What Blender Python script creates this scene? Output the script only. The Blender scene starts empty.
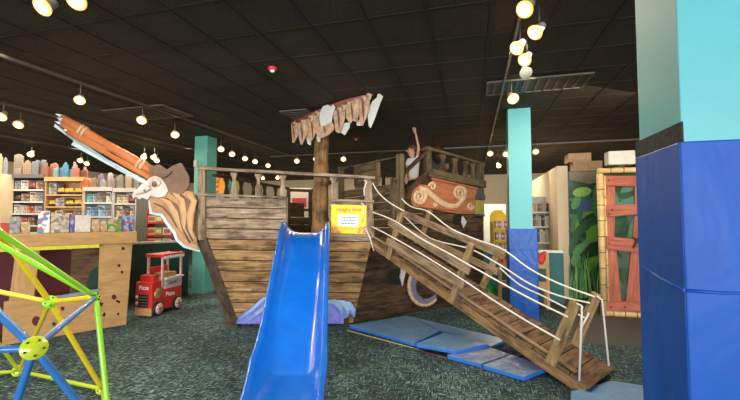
import bpy, math, random
from mathutils import Vector, Matrix
V = Vector
PI = math.pi
random.seed(7)
sc = bpy.context.scene
C = sc.collection

# ------------------------------------------------------------------ camera, light, exposure
CAMZ, F, HOR = 1.6, 380.0, 18.0
PITCH = math.atan(HOR / F)
cam = bpy.data.objects.new('camera', bpy.data.cameras.new('camera'))
C.objects.link(cam)
cam.location = (0, 0, CAMZ)
cam.rotation_euler = (PI / 2 + PITCH, 0, 0)
cam.data.sensor_width = 36
cam.data.lens = F / 740 * 36
cam.data.clip_start = 0.05
sc.camera = cam
w = bpy.data.worlds.new('world'); sc.world = w; w.use_nodes = True
w.node_tree.nodes['Background'].inputs[0].default_value = (0.55, 0.7, 1, 1)
w.node_tree.nodes['Background'].inputs[1].default_value = 0.3
sc.view_settings.view_transform = 'Standard'
sc.view_settings.look = 'None'
sc.view_settings.gamma = 1
sc.view_settings.use_curve_mapping = False
sc.view_settings.exposure = 0.42

def area(name, loc, target, sx, sy, power, col):
    d = bpy.data.lights.new(name, 'AREA'); d.shape = 'RECTANGLE'; d.size = sx; d.size_y = sy
    d.energy = power; d.color = col
    o = bpy.data.objects.new(name, d); C.objects.link(o); o.location = loc
    o.rotation_euler = (V(target) - V(loc)).to_track_quat('-Z', 'Y').to_euler()
    return o
# daylight through the glazed shop front behind the camera
area('shopfront_daylight', (-1.5, -10.6, 1.8), (-0.5, 6, 1.5), 14, 2.8, 1800, (0.99, 0.98, 0.96))
area('hall_fill', (-1.3, 3.7, 3.3), (-1.3, 4.4, 0), 6.5, 2.6, 175, (1.0, 0.84, 0.62))  # added unseen fill over the ship front, standing in for the track lamps
# unseen area fills in place of the shop lamps behind and beside the ship
area('hall_fill', (-6.5, 8.5, 3.2), (-6.5, 9.0, 0), 4, 4, 250, (1.0, 0.82, 0.58))
area('hall_fill', (4.2, 10.8, 3.2), (4.2, 11.2, 0), 3.4, 3.0, 150, (1.0, 0.86, 0.66))
area('hall_fill', (2.9, 4.9, 3.3), (2.3, 6.6, 1), 2.2, 2.0, 70, (1.0, 0.82, 0.58))  # added fill that brightens the ramp and stern
area('hall_fill', (-2.2, 13.0, 3.2), (-2.2, 13.3, 0), 5, 3, 130, (1.0, 0.84, 0.62))

# ------------------------------------------------------------------ picking places in the room
CAM = V((0, 0, CAMZ))
def ray(px, py):
    x = (px - 370) / F; y = (200 - py) / F
    Y = math.cos(PITCH) - y * math.sin(PITCH); Z = math.sin(PITCH) + y * math.cos(PITCH)
    return V((x / Y, 1, Z / Y))
def P(px, py, d): return CAM + ray(px, py) * d
def G(px, py, z=0.0):
    r = ray(px, py); return CAM + r * ((z - CAMZ) / r.z)
class Plane:
    def __init__(s, a, b):
        s.a = V((a[0], a[1], 0)); b = V((b[0], b[1], 0))
        s.u = (b - s.a).normalized(); s.n = V((s.u.y, -s.u.x, 0))
        if s.n.dot(V((0, 0, 0)) - s.a) < 0: s.n = -s.n          # n points to the viewer's side
    def __call__(s, px, py, off=0.0):
        r = ray(px, py); o = s.a + s.n * off
        return CAM + r * ((o - CAM).dot(s.n) / r.dot(s.n))
    def at(s, du, z, off=0.0): return s.a + s.u * du + s.n * off + V((0, 0, z))
TH = math.radians(15)
E1 = V((math.cos(TH), -math.sin(TH), 0)); E2 = V((math.sin(TH), math.cos(TH), 0)); Z = V((0, 0, 1))
def U(u, v, z=0.0): return E1 * u + E2 * v + Z * z
def M3(x, y, z): return Matrix((x, y, z)).transposed()
ROOM = M3(E1, E2, Z)

# ------------------------------------------------------------------ mesh builder
class MB:
    def __init__(s): s.v = []; s.f = []; s.uv = []; s.mi = []; s.sm = []
    def add(s, vs, fs, uvs=None, mi=0, sm=False):
        b = len(s.v); s.v += [V(x) for x in vs]
        for i, f in enumerate(fs):
            s.f.append([b + k for k in f]); s.mi.append(mi); s.sm.append(sm)
            s.uv.append(uvs[i] if uvs else [(0, 0)] * len(f))
        return s
    def box(s, c, sz, M=None, mi=0):
        c = V(c); M = M or Matrix.Identity(3)
        h = [x / 2 for x in sz]; L = max(range(3), key=lambda k: sz[k]); ru = random.random() * 9; rv = random.random() * 9
        co = [V((a * h[0], b * h[1], d * h[2])) for a in (-1, 1) for b in (-1, 1) for d in (-1, 1)]
        fs = [(0, 1, 3, 2), (4, 6, 7, 5), (0, 4, 5, 1), (2, 3, 7, 6), (0, 2, 6, 4), (1, 5, 7, 3)]
        ax = [0, 0, 1, 1, 2, 2]; uvs = []
        for f, a in zip(fs, ax):
            rest = [k for k in range(3) if k != a]
            uu = L if L in rest else rest[0]; vv = [k for k in rest if k != uu][0]
            uvs.append([(co[i][uu] + ru, co[i][vv] + rv + a * .37) for i in f])
        return s.add([c + M @ x for x in co], fs, uvs, mi)
    def bar(s, p0, p1, w, h, side=None, mi=0):
        p0 = V(p0); p1 = V(p1); x = (p1 - p0); L = x.length; x.normalize()
        sd = V(side) if side is not None else (Z.cross(x) if abs(x.z) < .95 else V((1, 0, 0)))
        y = (sd - x * sd.dot(x)).normalized(); z = x.cross(y)
        return s.box((p0 + p1) / 2, (L, w, h), M3(x, y, z), mi)
    def prism(s, pts, n, t, udir=None, mi=0):
        pts = [V(p) for p in pts]; n = V(n).normalized(); k = len(pts)
        ar = V((0, 0, 0))
        for i in range(k): ar += (pts[i] - pts[0]).cross(pts[(i + 1) % k] - pts[0])
        if ar.dot(n) < 0: pts = pts[::-1]
        if udir is None: udir = max(((pts[(i + 1) % k] - pts[i]) for i in range(k)), key=lambda q: q.length)
        u = (V(udir) - n * V(udir).dot(n)).normalized(); v = n.cross(u)
        ru = random.random() * 9; rv = random.random() * 9
        top = [p + n * t for p in pts]
        fs = [list(range(k))[::-1], [k + i for i in range(k)]]
        q = lambda p: (p.dot(u) + ru, p.dot(v) + rv)
        uvs = [[q(pts[i]) for i in range(k)][::-1], [q(p) for p in top]]
        for i in range(k):
            j = (i + 1) % k; fs.append([i, j, k + j, k + i])
            uvs.append([q(pts[i]), q(pts[j]), q(pts[j] + v * t), q(pts[i] + v * t)])
        return s.add(pts + top, fs, uvs, mi)
    def tube(s, path, r, seg=10, mi=0, flat=1.0, fdir=None):
        path = [V(p) for p in path]; n = len(path)
        rs = r if isinstance(r, (list, tuple)) else [r] * n
        vs = []; up = None; L = 0; Ls = []
        for i, p in enumerate(path):
            if i: L += (p - path[i - 1]).length
            Ls.append(L)
            t = (path[min(i + 1, n - 1)] - path[max(i - 1, 0)]).normalized()
            if fdir is not None: a = (V(fdir) - t * V(fdir).dot(t)).normalized()
            elif up is None:
                a = t.cross(Z) if abs(t.z) < .9 else t.cross(V((1, 0, 0))); a.normalize()
            else: a = (up - t * up.dot(t)).normalized()
            up = a; b = t.cross(a)
            for k in range(seg):
                an = 2 * PI * k / seg; vs.append(p + a * math.cos(an) * rs[i] * flat + b * math.sin(an) * rs[i])
        fs = []; uvs = []
        for i in range(n - 1):
            for k in range(seg):
                k2 = (k + 1) % seg
                fs.append([i * seg + k, i * seg + k2, (i + 1) * seg + k2, (i + 1) * seg + k])
                a0 = k / seg * .3; a1 = (k + 1) / seg * .3
                uvs.append([(Ls[i], a0), (Ls[i], a1), (Ls[i + 1], a1), (Ls[i + 1], a0)])
        s.add(vs, fs, uvs, mi, True)
        b = len(s.v) - len(vs)
        s.f += [[b + k for k in range(seg)][::-1], [b + (n - 1) * seg + k for k in range(seg)]]
        s.uv += [[(0, 0)] * seg] * 2; s.mi += [mi, mi]; s.sm += [False, False]
        return s
    def lathe(s, base, prof, axis=Z, seg=16, mi=0):
        base = V(base); ax = V(axis).normalized()
        pth = [base + ax * h for r, h in prof]
        a = ax.cross(V((1, 0, 0))) if abs(ax.x) < .9 else ax.cross(V((0, 1, 0))); a.normalize(); b = ax.cross(a)
        vs = []; n = len(prof)
        for (r, h), p in zip(prof, pth):
            for k in range(seg):
                an = 2 * PI * k / seg; vs.append(p + (a * math.cos(an) + b * math.sin(an)) * max(r, 1e-4))
        fs = [[i * seg + k, i * seg + (k + 1) % seg, (i + 1) * seg + (k + 1) % seg, (i + 1) * seg + k] for i in range(n - 1) for k in range(seg)]
        fs += [[k for k in range(seg)][::-1], [(n - 1) * seg + k for k in range(seg)]]
        return s.add(vs, fs, None, mi, True)
    def ball(s, c, r, M=None, mi=0, seg=12, rings=8):
        if not isinstance(r, (tuple, list)): r = (r, r, r)
        M = M or Matrix.Identity(3); c = V(c); vs = []
        for i in range(rings + 1):
            ph = PI * (i + .001) / (rings + .002)
            for k in range(seg):
                an = 2 * PI * k / seg
                vs.append(c + M @ V((math.sin(ph) * math.cos(an) * r[0], math.sin(ph) * math.sin(an) * r[1], -math.cos(ph) * r[2])))
        fs = [[i * seg + k, i * seg + (k + 1) % seg, (i + 1) * seg + (k + 1) % seg, (i + 1) * seg + k] for i in range(rings) for k in range(seg)]
        return s.add(vs, fs, None, mi, True)
    def build(s, name, mats, parent=None, bevel=0.0, solid=0.0, sub=0):
        if not isinstance(mats, (list, tuple)): mats = [mats]
        if parent is not None: o0 = world_loc(parent)
        else:
            n = len(s.v); o0 = V((sum(x.x for x in s.v) / n, sum(x.y for x in s.v) / n, min(x.z for x in s.v)))
        me = bpy.data.meshes.new(name)
        me.from_pydata([tuple(x - o0) for x in s.v], [], s.f)
        uvl = me.uv_layers.new(name='UVMap'); i = 0
        for f in s.uv:
            for c in f: uvl.data[i].uv = c; i += 1
        for p, m, k in zip(me.polygons, s.mi, s.sm): p.material_index = m; p.use_smooth = k
        for m in mats: me.materials.append(m)
        o = bpy.data.objects.new(name, me); C.objects.link(o)
        if parent is not None: o.parent = parent
        else: o.location = o0
        if solid:
            m = o.modifiers.new('solid', 'SOLIDIFY'); m.thickness = solid; m.offset = -1
        if sub:
            m = o.modifiers.new('sub', 'SUBSURF'); m.levels = sub; m.render_levels = sub
        if bevel:
            m = o.modifiers.new('bevel', 'BEVEL'); m.width = bevel; m.segments = 2; m.limit_method = 'ANGLE'
        return o
def world_loc(o):
    l = V((0, 0, 0))
    while o is not None: l += o.location; o = o.parent
    return l
def tag(o, label, cat, group=None):
    o['label'] = label; o['category'] = cat
    if group: o['group'] = group
    return o
def thing(name, label, cat, loc, group=None):
    o = bpy.data.objects.new(name, None); C.objects.link(o); o.location = loc; o.empty_display_size = .1
    return tag(o, label, cat, group)
def struct(o): o['kind'] = 'structure'; return o
def copy_tree(o, parent=None):
    c = o.copy(); C.objects.link(c)
    if parent is not None: c.parent = parent
    for ch in list(o.children):
        copy_tree(ch, c)
    return c

# ------------------------------------------------------------------ materials
def newmat(name):
    m = bpy.data.materials.new(name); m.use_nodes = True
    nt = m.node_tree; b = nt.nodes['Principled BSDF']
    return m, nt, b
def link(nt, a, b): nt.links.new(a, b)
def noise(nt, vec, scale, detail=4, rough=.6, dist=0.0):
    n = nt.nodes.new('ShaderNodeTexNoise'); n.inputs['Scale'].default_value = scale
    n.inputs['Detail'].default_value = detail; n.inputs['Roughness'].default_value = rough; n.inputs['Distortion'].default_value = dist
    if vec is not None: link(nt, vec, n.inputs['Vector'])
    return n.outputs['Fac']
def mapping(nt, vec, scale=(1, 1, 1), rot=(0, 0, 0), loc=(0, 0, 0)):
    n = nt.nodes.new('ShaderNodeMapping'); n.inputs['Scale'].default_value = scale; n.inputs['Rotation'].default_value = rot; n.inputs['Location'].default_value = loc
    link(nt, vec, n.inputs['Vector']); return n.outputs['Vector']
def coord(nt, kind='Object'): return nt.nodes.new('ShaderNodeTexCoord').outputs[kind]
def ramp(nt, fac, stops):
    n = nt.nodes.new('ShaderNodeValToRGB'); e = n.color_ramp.elements
    while len(e) < len(stops): e.new(.5)
    for q, (p, c) in zip(e, stops): q.position = p; q.color = (*c, 1)
    link(nt, fac, n.inputs['Fac']); return n.outputs['Color']
def math_(nt, op, a, b=None):
    n = nt.nodes.new('ShaderNodeMath'); n.operation = op
    for i, q in enumerate((a, b)):
        if q is None: continue
        if isinstance(q, (int, float)): n.inputs[i].default_value = q
        else: link(nt, q, n.inputs[i])
    return n.outputs[0]
def mult(nt, col, fac):
    n = nt.nodes.new('ShaderNodeMix'); n.data_type = 'RGBA'; n.blend_type = 'MULTIPLY'; n.inputs['Factor'].default_value = 1
    link(nt, col, n.inputs['A'])
    link(nt, fac, n.inputs['B']); return n.outputs['Result']
def bump(nt, b, h, dist=.01, st=.5):
    n = nt.nodes.new('ShaderNodeBump'); n.inputs['Strength'].default_value = st; n.inputs['Distance'].default_value = dist
    link(nt, h, n.inputs['Height']); link(nt, n.outputs[0], b.inputs['Normal'])
def plain(name, col, rough=.5, metal=0.0, var=.12, scale=6, bmp=0.0, coat=0.0, emit=0.0):
    m, nt, b = newmat(name)
    f = noise(nt, coord(nt), scale)
    c0 = tuple(max(0, x * (1 - var)) for x in col); c1 = tuple(min(1, x * (1 + var)) for x in col)
    link(nt, ramp(nt, f, [(.3, c0), (.7, c1)]), b.inputs['Base Color'])
    b.inputs['Roughness'].default_value = rough; b.inputs['Metallic'].default_value = metal
    b.inputs['Coat Weight'].default_value = coat
    if bmp: bump(nt, b, noise(nt, coord(nt), scale * 8), .004, bmp)
    if emit:
        b.inputs['Emission Color'].default_value = (*col, 1); b.inputs['Emission Strength'].default_value = emit
    return m
def wood(name, dark, light, rough=.75, var=.35, gl=1.2, gw=16, stain=.62):
    m, nt, b = newmat(name); uv = coord(nt, 'UV')
    g = noise(nt, mapping(nt, uv, (gl, gw, 1)), 2.2, 8, .68, .6)
    col = ramp(nt, g, [(.3, dark), (.52, tuple((a + c) / 2 for a, c in zip(dark, light))), (.68, light)])
    isl = nt.nodes.new('ShaderNodeNewGeometry').outputs['Random Per Island']
    k = math_(nt, 'MULTIPLY_ADD', isl, var); k.node.inputs[2].default_value = 1 - var / 2
    st = noise(nt, mapping(nt, uv, (1.3, 3.5, 1)), 2.5, 5, .6)
    st = ramp(nt, st, [(.38, (1 - stain,) * 3), (.50, (1 - stain * .25,) * 3), (.60, (1.0, 1.0, 1.0))])
    cc = nt.nodes.new('ShaderNodeCombineColor')
    for i in range(3): link(nt, k, cc.inputs[i])
    col = mult(nt, mult(nt, col, st), cc.outputs[0])
    link(nt, col, b.inputs['Base Color']); b.inputs['Roughness'].default_value = rough; b.inputs['Specular IOR Level'].default_value = .25
    bump(nt, b, g, .004, .8)
    return m
MT = {}
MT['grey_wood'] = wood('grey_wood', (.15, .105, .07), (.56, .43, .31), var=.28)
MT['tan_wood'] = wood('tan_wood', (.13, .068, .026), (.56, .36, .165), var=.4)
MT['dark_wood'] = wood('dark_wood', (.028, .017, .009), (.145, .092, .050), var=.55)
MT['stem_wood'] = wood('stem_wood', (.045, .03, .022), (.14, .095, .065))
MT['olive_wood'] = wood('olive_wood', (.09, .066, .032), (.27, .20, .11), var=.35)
MT['ramp_wood'] = wood('ramp_wood', (.17, .115, .07), (.54, .39, .25), var=.25, stain=.45)
MT['ramp_side'] = wood('ramp_side', (.17, .10, .045), (.46, .29, .14), var=.25)
MT['ramp_deck'] = wood('ramp_deck', (.09, .052, .032), (.29, .18, .11), var=.3)
MT['post_wood'] = wood('post_wood', (.20, .13, .06), (.54, .37, .19), var=.25)
MT['mast_wood'] = wood('mast_wood', (.13, .065, .025), (.42, .24, .10), gl=1, gw=22)
MT['maple'] = wood('maple', (.40, .23, .095), (.58, .36, .16), rough=.42, var=.06, gw=7, stain=.1)
MT['pine'] = wood('pine', (.45, .24, .10), (.68, .42, .20), rough=.5, var=.15, gw=9, stain=.1)
MT['redwood'] = wood('redwood', (.30, .075, .045), (.62, .20, .12), rough=.6, var=.2, gl=.8, gw=10, stain=.2)
MT['teal_paint'] = plain('teal_paint', (.10, .45, .50), .45, var=.03)
MT['green_paint'] = plain('green_paint', (.14, .50, .42), .5, var=.05)
MT['halfwall'] = plain('half_wall_green', (.018, .075, .06), .6)
MT['halfwall2'] = plain('half_wall_teal', (.015, .13, .13), .6)
MT['cream'] = plain('cream_wall', (.72, .58, .40), .8, var=.04)
MT['vinyl'] = None
MT['white'] = plain('white_paint', (.78, .78, .76), .5, var=.04)
MT['offwhite'] = plain('offwhite', (.62, .60, .55), .6)
MT['black'] = plain('black_plastic', (.015, .014, .013), .5)
MT['rope'] = plain('white_rope', (.78, .77, .74), .7, scale=60, bmp=.4)
MT['orange'] = wood('painted_spar', (.50, .15, .045), (.74, .27, .10), rough=.55, var=.1, gl=.6, gw=6, stain=.1)
MT['bone'] = plain('bone_paint', (.66, .60, .56), .6, var=.2, scale=9)
MT['beard'] = plain('beard_paint', (.47, .25, .12), .6, var=.2, scale=5)
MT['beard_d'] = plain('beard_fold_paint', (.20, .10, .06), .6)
MT['beard_l'] = plain('beard_light_paint', (.60, .36, .19), .6)
MT['hat'] = plain('hat_paint', (.20, .115, .075), .7, var=.25, scale=4)
MT['ice'] = plain('pale_blue_edge', (.55, .72, .78), .5)
MT['sail'] = plain('tan_canvas_paint', (.50, .33, .22), .75, var=.4, scale=11, bmp=.3)
MT['sail_d'] = plain('canvas_fold_shade', (.15, .08, .05), .8)  # fold shading of the sail put into a darker colour
MT['yard'] = plain('yard_paint', (.28, .09, .055), .6, var=.3, scale=15)
MT['steel'] = plain('grey_metal', (.35, .34, .32), .4, .7)
MT['foam'] = plain('charcoal_foam', (.035, .035, .034), .95, var=.6, scale=60, bmp=1)
MT['yellow'] = plain('yellow_plastic', (.80, .55, .01), .5)
MT['red'] = plain('red_paint', (.62, .03, .025), .45)
MT['darkred'] = plain('dark_red', (.10, .008, .012), .6)
MT['green'] = plain('green_toy', (.01, .30, .06), .35)
MT['purple'] = plain('purple_paint', (.13, .11, .42), .5, var=.3, scale=7)
MT['wave'] = plain('wave_paint', (.17, .20, .72), .5, var=.35, scale=8)
MT['wave_l'] = plain('wave_light_paint', (.30, .46, .85), .5, var=.2, scale=8)
MT['scroll_red'] = wood('carved_red', (.36, .12, .055), (.62, .25, .12), rough=.6, var=.1, gl=1, gw=9, stain=.2)
MT['scroll_tan'] = plain('scroll_tan', (.66, .46, .28), .6, var=.2, scale=18)
MT['cardboard'] = plain('cardboard', (.50, .31, .17), .8, var=.1)
MT['skin'] = plain('skin', (.58, .30, .20), .55, var=.06)
MT['shirt_w'] = plain('white_cotton', (.74, .76, .80), .85, var=.05)
MT['shorts'] = plain('dark_cotton', (.012, .012, .016), .85)
MT['hair_b'] = plain('brown_hair', (.09, .04, .022), .7, var=.4, scale=30)
MT['hair_d'] = plain('dark_hair', (.04, .018, .010), .6, var=.4, scale=30)
MT['grey_cloth'] = plain('grey_cloth', (.06, .06, .07), .85)
MT['bamboo'] = plain('bamboo_cane', (.66, .46, .21), .45, var=.25, scale=9)
MT['bamboo_d'] = plain('bamboo_node', (.16, .09, .035), .6)
MT['trim_d'] = plain('slate_paint', (.09, .08, .11), .6)
MT['tent'] = plain('tentacle_paint', (.20, .19, .30), .6, var=.35, scale=12)
MT['lime'] = plain('lime_enamel', (.30, .72, .03), .3, var=.03, coat=.3)
MT['yel'] = plain('yellow_enamel', (.80, .62, .02), .3, var=.04, coat=.3)
MT['lime2'] = plain('olive_lime_enamel', (.48, .62, .03), .3, var=.04, coat=.3)
MT['bluebar'] = plain('blue_enamel', (.035, .17, .50), .3, var=.05, coat=.3)
MT['grey_floor'] = plain('plain_grey_carpet', (.075, .073, .066), .95, var=.25, scale=90, bmp=.4)

def vinyl(name, col, rough=.32, sc_=3.0, st=.35, spec=.5):
    m, nt, b = newmat(name); c = coord(nt)
    b.inputs['Specular IOR Level'].default_value = spec; b.inputs['Roughness'].default_value = rough
    n1 = noise(nt, mapping(nt, c, (1, 1, .6)), sc_, 3, .5, .8)
    link(nt, ramp(nt, n1, [(.3, tuple(x * .82 for x in col)), (.7, tuple(min(1, x * 1.12) for x in col))]), b.inputs['Base Color'])
    bump(nt, b, n1, .05, st); return m
MT['pad'] = vinyl('blue_vinyl_pad', (.010, .090, .44), .45, spec=.22)
MT['pad_far'] = vinyl('blue_vinyl_wrap', (.015, .10, .46), .36, 4, .6, .3)
MT['mat'] = vinyl('blue_mat_top', (.15, .31, .58), .36, 5, .25)
MT['mat_edge'] = plain('blue_mat_edge', (.03, .19, .70), .4)
MT['mat_dk'] = vinyl('blue_mat_dark', (.22, .30, .50), .33, 7, .6)
m, nt, b = newmat('slide_plastic'); MT['slide'] = m
f_ = noise(nt, coord(nt), 5, 4)
link(nt, ramp(nt, f_, [(.3, (.002, .115, .62)), (.7, (.004, .15, .74))]), b.inputs['Base Color'])
b.inputs['Roughness'].default_value = .25; b.inputs['Coat Weight'].default_value = .6; b.inputs['Coat Roughness'].default_value = .15

# carpet: short crossing yarn streaks in the room's two directions
m, nt, b = newmat('woven_carpet'); MT['carpet'] = m
c = mapping(nt, coord(nt), rot=(0, 0, TH))
n1 = noise(nt, mapping(nt, c, (10, 85, 1)), 1.0, 2, .5); n2 = noise(nt, mapping(nt, c, (85, 10, 1), loc=(5, 3, 0)), 1.0, 2, .5)
sel = noise(nt, mapping(nt, c, (16, 16, 1)), 1, 2, .5)
mx = nt.nodes.new('ShaderNodeMix'); link(nt, math_(nt, 'GREATER_THAN', sel, .5), mx.inputs[0]); link(nt, n1, mx.inputs[2]); link(nt, n2, mx.inputs[3])
big = noise(nt, c, 1.6, 3, .5)
fine = math_(nt, 'ADD', mx.outputs[0], math_(nt, 'MULTIPLY', math_(nt, 'SUBTRACT', big, .5), .25))
link(nt, ramp(nt, fine, [(.36, (.005, .010, .017)), (.50, (.017, .038, .056)), (.57, (.062, .135, .145)), (.67, (.20, .37, .34))]), b.inputs['Base Color'])
b.inputs['Roughness'].default_value = .95; bump(nt, b, mx.outputs[0], .01, .6)
# ceiling tiles
m, nt, b = newmat('black_ceiling_tile'); MT['ceil'] = m
f_ = noise(nt, coord(nt), 42, 4, .8); f2 = noise(nt, coord(nt), 1.2, 3)
link(nt, mult(nt, ramp(nt, f_, [(.38, (.020, .015, .009)), (.66, (.098, .076, .046))]), ramp(nt, f2, [(.3, (.6, .6, .6)), (.7, (1, 1, 1))])), b.inputs['Base Color'])
b.inputs['Roughness'].default_value = .8; bump(nt, b, f_, .01, .7)
MT['grid'] = plain('ceiling_grid_metal', (.012, .010, .008), .6)
def lamp_mat(name, col, s):
    m, nt, b = newmat(name); b.inputs['Base Color'].default_value = (*col, 1)
    b.inputs['Emission Color'].default_value = (*col, 1); b.inputs['Emission Strength'].default_value = s; return m
MT['glow'] = lamp_mat('amber_lamp_glass', (1, .50, .13), 1.0)  # amber glow at the bulb's edge, put into an emissive ring
MT['bulb'] = lamp_mat('warm_bulb', (1, .78, .42), 7)
_pc = {}
def paint(col, rough=.55):
    k = tuple(round(x, 2) for x in col)
    if k not in _pc: _pc[k] = plain('paint_%d' % len(_pc), col, rough, var=.15, scale=20)
    return _pc[k]
def printed(name, cols, scale=18):
    m, nt, b = newmat(name)
    v = nt.nodes.new('ShaderNodeTexVoronoi'); v.inputs['Scale'].default_value = scale; link(nt, coord(nt), v.inputs['Vector'])
    s_ = nt.nodes.new('ShaderNodeSeparateColor'); link(nt, v.outputs['Color'], s_.inputs[0])
    n = nt.nodes.new('ShaderNodeValToRGB'); n.color_ramp.interpolation = 'CONSTANT'; e = n.color_ramp.elements
    while len(e) < len(cols): e.new(.5)
    for i, (q, cc) in enumerate(zip(e, cols)): q.position = i / len(cols); q.color = (*cc, 1)
    link(nt, s_.outputs[0], n.inputs[0]); link(nt, n.outputs[0], b.inputs['Base Color']); b.inputs['Roughness'].default_value = .45
    return m

# ------------------------------------------------------------------ room
CEIL = 3.37
U0, U1, V0, V1 = -14.0, 9.5, -14.0, 16.2
def slab(name, mat, u0, u1, v0, v1, z0, z1):
    return struct(MB().box(U((u0 + u1) / 2, (v0 + v1) / 2, (z0 + z1) / 2), (u1 - u0, v1 - v0, z1 - z0), ROOM).build(name, mat))
slab('floor', MT['carpet'], U0, U1, V0, V1, -.1, 0)
slab('ceiling', MT['ceil'], U0, U1, V0, V1, CEIL, CEIL + .1)
slab('wall_back', MT['cream'], U0, U1, V1, V1 + .1, 0, CEIL)
slab('wall_front', MT['cream'], U0, U1, V0 - .1, V0, 0, CEIL)
slab('wall_left', MT['cream'], U0 - .1, U0, V0, V1, 0, CEIL)
slab('wall_right', MT['cream'], U1, U1 + .1, V0, V1, 0, CEIL)
g = MB(); TS = .53; TV = .585
uA = G(357, 0, CEIL).dot(E1); vA = G(345, 21, CEIL).dot(E2)
u = uA - .08 - TS * 24
while u < U1: g.box(U(u + .08, (V0 + V1) / 2, CEIL - .002), (.022, V1 - V0, .012), ROOM); u += TS
v = vA - TV * 26
while v < V1: g.box(U((U0 + U1) / 2, v, CEIL - .001), (U1 - U0, .018, .008), ROOM); v += TV
struct(g.build('trim_1', MT['grid']))
# plain dark carpet in front of the bamboo wall
gq = [G(560, 348), G(700, 345), G(760, 306), G(548, 309)]
a = V((2.6, 4.55, 0)); 
struct(MB().prism([G(549, 309) * 1, G(549, 309) + E1 * 0 + E2 * (G(620, 346).dot(E2) - G(549, 309).dot(E2)), G(549, 309) + E1 * 5 + E2 * (G(620, 346).dot(E2) - G(549, 309).dot(E2)), G(549, 309) + E1 * 5 + E2 * 1.2, G(549, 309) + E2 * 1.2], Z, .004).build('floor_walkway', MT['grey_floor']))

# ------------------------------------------------------------------ columns
def column(corner, s, mat, label, name='square_column'):
    o = MB().box(corner + (E1 * s + E2 * s) / 2 + Z * CEIL / 2, (s, s, CEIL), ROOM).build(name, mat, bevel=.004)
    tag(o, label, 'column'); return o
cn = P(684.5, 218, 1.39); cn.z = 0
column(cn, .36, MT['teal_paint'], 'near square column painted bright turquoise above its blue pad')
t = thing('column_pad', 'tall blue vinyl safety pad on the nearest column, right edge of the photo', 'pad', cn - E1 * .05 - E2 * .012)
pb = MB()
pb.box(cn + E1 * .19 + E2 * (-.008) + Z * .94, (.40, .012, 1.88), ROOM)
pb.box(cn + E1 * (-.007) + E2 * (.185) + Z * .94, (.012, .39, 1.88), ROOM)
pb.build('vinyl_cover', MT['pad'], t, bevel=.012)
MB().box(cn + E1 * (-.0055) + E2 * (.178) + Z * 1.915, (.009, .40, .075), ROOM).build('foam', MT['foam'], t, bevel=.003)
zc_ = 1.34
s_ = MB(); s_.tube([cn - E1 * .012 + E2 * .36 + Z * (zc_ + .05), cn - E1 * .0145 + E2 * .15 + Z * (zc_ + .012), cn - E1 * .013 - E2 * .013 + Z * zc_], [.001, .006, .007], 8)
s_.tube([cn - E1 * .01 - E2 * .013 + Z * zc_, cn + E1 * .10 - E2 * .0145 + Z * (zc_ - .004), cn + E1 * .37 - E2 * .013 + Z * (zc_ + .01)], [.007, .006, .002], 8); s_.build('crease', MT['pad'], t)
cf = P(509.5, 218, 6.1); cf.z = 0
column(cf, .345, MT['teal_paint'], 'distant turquoise square column behind the ramp railing')
pc = thing('column_pad', 'crinkled blue vinyl wrap around foot of the distant column', 'pad', cf)
q = MB()
c4 = cf + (E1 + E2) * .1725
for (du, dv, sx, sy) in ((0, -.1975, .43, .04), (0, .1975, .43, .04), (-.1975, 0, .04, .355), (.1975, 0, .04, .355)):
    q.box(c4 + E1 * (du + .02) + E2 * dv + Z * .715, (sx, sy, 1.43), ROOM)
q.build('vinyl_cover', MT['pad_far'], pc, bevel=.012)
st = MB()
for z_ in (.35, .75, 1.1): st.box(c4 + E1 * .02 - E2 * .2185 + Z * z_, (.432, .004, .012), ROOM)
st.build('seam', MT['pad'], pc)
cl = P(205, 218, 8.1); cl.z = 0
column(cl - E1 * .30, .32, MT['green_paint'], 'green painted square column standing behind the bow of ship')
sw = MB().box(P(195.5, 163.5, 8.08) , (.08, .03, .14), ROOM)
tag(sw.build('wall_sensor', MT['offwhite'], bevel=.006), 'small white box fixed high on the green column', 'sensor')

# ------------------------------------------------------------------ pirate ship
FP = Plane(P(205, 218, 5.75), P(372, 218, 5.84))
SA = FP(372, 218); SB = P(482, 218, 7.5)
# right hull side starts at the foot of the front panel
SP = Plane(FP(353, 322), SB)
ship = thing('pirate_ship', 'large play pirate ship clad in weathered planks in room centre', 'play structure', V((0, 6.6, 0)))
def quad(mb, pl, pts, t, off=0.0, udir=None, mi=0):
    return mb.prism([pl(x, y, off) for x, y in pts], pl.n, t, udir or pl.u, mi)
def lx(y): return 204.5 if y < 238 else 204.5 + (y - 238) * (236.5 - 204.5) / 84
def rx(y): return 372 if y < 240 else 372 - (y - 240) * (19.0) / 82
NR = 12
def rowy(k, x):
    tl = 196.5; bl = 323; tr = 201; br = 323
    yl = tl + (bl - tl) * k / NR; yr = tr + (br - tr) * k / NR
    return yl + (yr - yl) * (x - 205) / 167
up = MB(); lo = MB(); upr = MB()
for k in range(NR):
    mb = up if k < 4 else lo
    segs = [(None, 286.5), (329.5, None)] if k < 4 else [(None, None)]
    for a0, b0 in segs:
        g_ = .5
        x0t = a0 or lx(rowy(k, 205)); x0b = a0 or lx(rowy(k + 1, 205)); x1t = b0 or rx(rowy(k, 372)); x1b = b0 or rx(rowy(k + 1, 372))
        jt = random.uniform(-.002, .002)
        if k >= 4:  # two boards per row, butted under the slide
            xm = 300 + (k % 2) * 12
            parts = [(x0t, x0b, xm, xm), (xm + .4, xm + .4, x1t, x1b)]
        else: parts = [(x0t, x0b, x1t, x1b)]
        for (a1, a2, b1, b2) in parts:
            quad(upr if (k < 4 and a1 > 300) else mb, FP, [(a1, rowy(k, a1) + g_), (b1, rowy(k, b1) + g_), (b2, rowy(k + 1, b2) - g_), (a2, rowy(k + 1, a2) - g_)], .028 + jt)
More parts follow.
